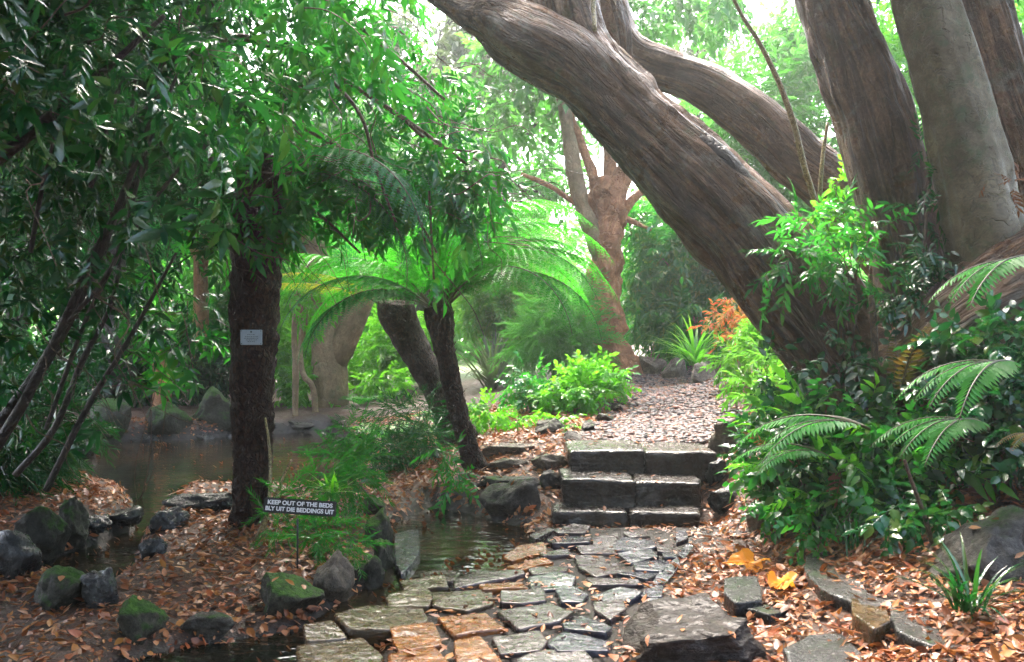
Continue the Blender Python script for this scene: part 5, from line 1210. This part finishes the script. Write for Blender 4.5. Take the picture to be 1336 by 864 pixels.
bgtree('leafy tree filling the view above the pond', [(320,510,20,24),(330,380,20,22),(340,250,20,18)], [(330,330,19,1.2),(290,370,19,1.0),(380,350,19.5,1.1),(440,330,19,1.0),(480,390,20,.9),(350,410,19,.7),(220,360,20,1.2)], 'mid', 1900, .46, 'leaf_back', 'bark_dark', 214, holes=.22)
bgtree('broad green tree behind the fern crowns', [(560,500,22,22),(560,420,22,20),(560,350,22,16)], [(540,330,21,1.2),(600,320,21.5,1.1),(500,360,21,.9),(560,250,22,1.2),(480,280,21,1.1)], 'mid', 1700, .48, 'leaf_back', 'bark_dark', 215, holes=.25)
bgtree('tall dark leaved tree far left behind the pond', [(20,520,18,26),(25,380,18,24),(30,200,18,20)], [(0,300,17,1.5),(80,330,17.5,1.3),(-60,400,17,1.2),(60,220,18,1.5),(160,330,18,1.1)], 'far', 1300, .52, 'leaf_mid', 'bark_dark', 216)

# ---------------------------------------------------------------- far wood: reads as one mass
def woods():
    r = np.random.default_rng(90); c = []
    for k in range(130):
        a = R(r.uniform(-52, 52)); d = r.uniform(27, 40); x = math.sin(a) * d; y = math.cos(a) * d; px = 668 + x / y * FPX
        top = np.interp(px, [-400, 200, 420, 560, 700, 800, 860, 960, 1050, 1300, 1700], [10, 10, 7.5, 5.0, 4.0, 3.8, 3.6, 4.2, 6.5, 10, 11])
        c.append((x, y, 0.7 + r.random() ** .8 * top, r.uniform(1.2, 2.2)))
    mb = MB(); crown(mb, c, 'far', 9000, .95, 91, .3, .45, .85)
    tag(mb.build('woods', M['leaf_back'], smooth=False), kind='stuff')
woods()
def overhead():
    """unseen canopies, added behind and over the camera to block sky light"""
    t = thing('unseen_shade_tree', 'unseen added tree behind the viewer whose canopy darkens the near left bank', 'tree', (-4.6, -2.2, hz1(-4.6, -2.2)))  # out of view, added to darken the near left
    mb = MB(); tube(mb, [(-4.6, -2.2, hz1(-4.6, -2.2) - .1), (-4.4, -2.0, 2.5), (-4.0, -1.6, 5)], [.35, .27, .2], 20, .1, furrow(.02), 3); part(mb, 'trunk', M['bark_dark'], t)
    mb = MB(); crown(mb, [(-3,-1,6,1.8),(-5,0,6,2),(-1,-1.5,6.5,1.8),(-3.5,1.2,6.2,1.6),(-6,3,6,2),(-7,6,6,2),(-6,10,6.5,2),(-5.5,1,3,1.6),(-5,-1,2.5,1.5),(-.3,2.6,6.4,1.5),(-1,.3,6,1.5),(-2.2,3.4,6.4,1.3),(-6.5,3.5,3.5,1.6),(-2,.6,6.2,1.2),(-3.2,-2.4,3,1.5)], 'far', 4600, .62, 95, shell=.4)
    part(mb, 'crown', M['leaf_dark'], t, False)
    t = thing('unseen_shade_tree', 'second unseen tree, added behind the viewer to shade the paving and right bank', 'tree', (4.6, -2.6, hz1(4.6, -2.6)))  # also out of view, added to cut the top light on the stones
    mb = MB(); tube(mb, [(4.6, -2.6, hz1(4.6, -2.6) - .1), (4.5, -2.4, 2.5), (4.0, -2.0, 5)], [.35, .27, .2], 20, .1, furrow(.02), 3); part(mb, 'trunk', M['bark_dark'], t)
    mb = MB(); crown(mb, [(1.5,-2.5,6,1.9),(1.0,1.4,6.6,1.5),(5,-3,4,2),(.6,4.0,7.2,1.4),(1.9,3.6,7.2,1.3),(-.4,6.0,7.4,1.2),(2,-4.5,3.5,2),(-1,-5,3.5,2)], 'far', 1500, .62, 96, shell=.4)
    part(mb, 'crown', M['leaf_dark'], t, False)
overhead()

# ---------------------------------------------------------------- added haze volume, veiling the view like lens glow
def haze():
    mb = MB(); V = np.array([(x, y, z) for x in (-60, 60) for y in (-12, 60) for z in (-1.2, 16)], float)
    mb.add(V, Q=[(0,1,3,2),(4,6,7,5),(0,4,5,1),(2,3,7,6),(0,2,6,4),(1,5,7,3)])
    m = bpy.data.materials.new('lens glow veil'); m.use_nodes = True; t = m.node_tree; t.nodes.clear()
    v = t.nodes.new('ShaderNodeVolumePrincipled'); v.inputs['Color'].default_value = (0.93, 0.97, 0.93, 1); v.inputs['Density'].default_value = HAZE; v.inputs['Anisotropy'].default_value = 0.55
    o = t.nodes.new('ShaderNodeOutputMaterial'); t.links.new(v.outputs[0], o.inputs['Volume'])
    tag(mb.build('haze', m, smooth=False), kind='stuff')
HAZE = 0.0027
if HAZE: haze()
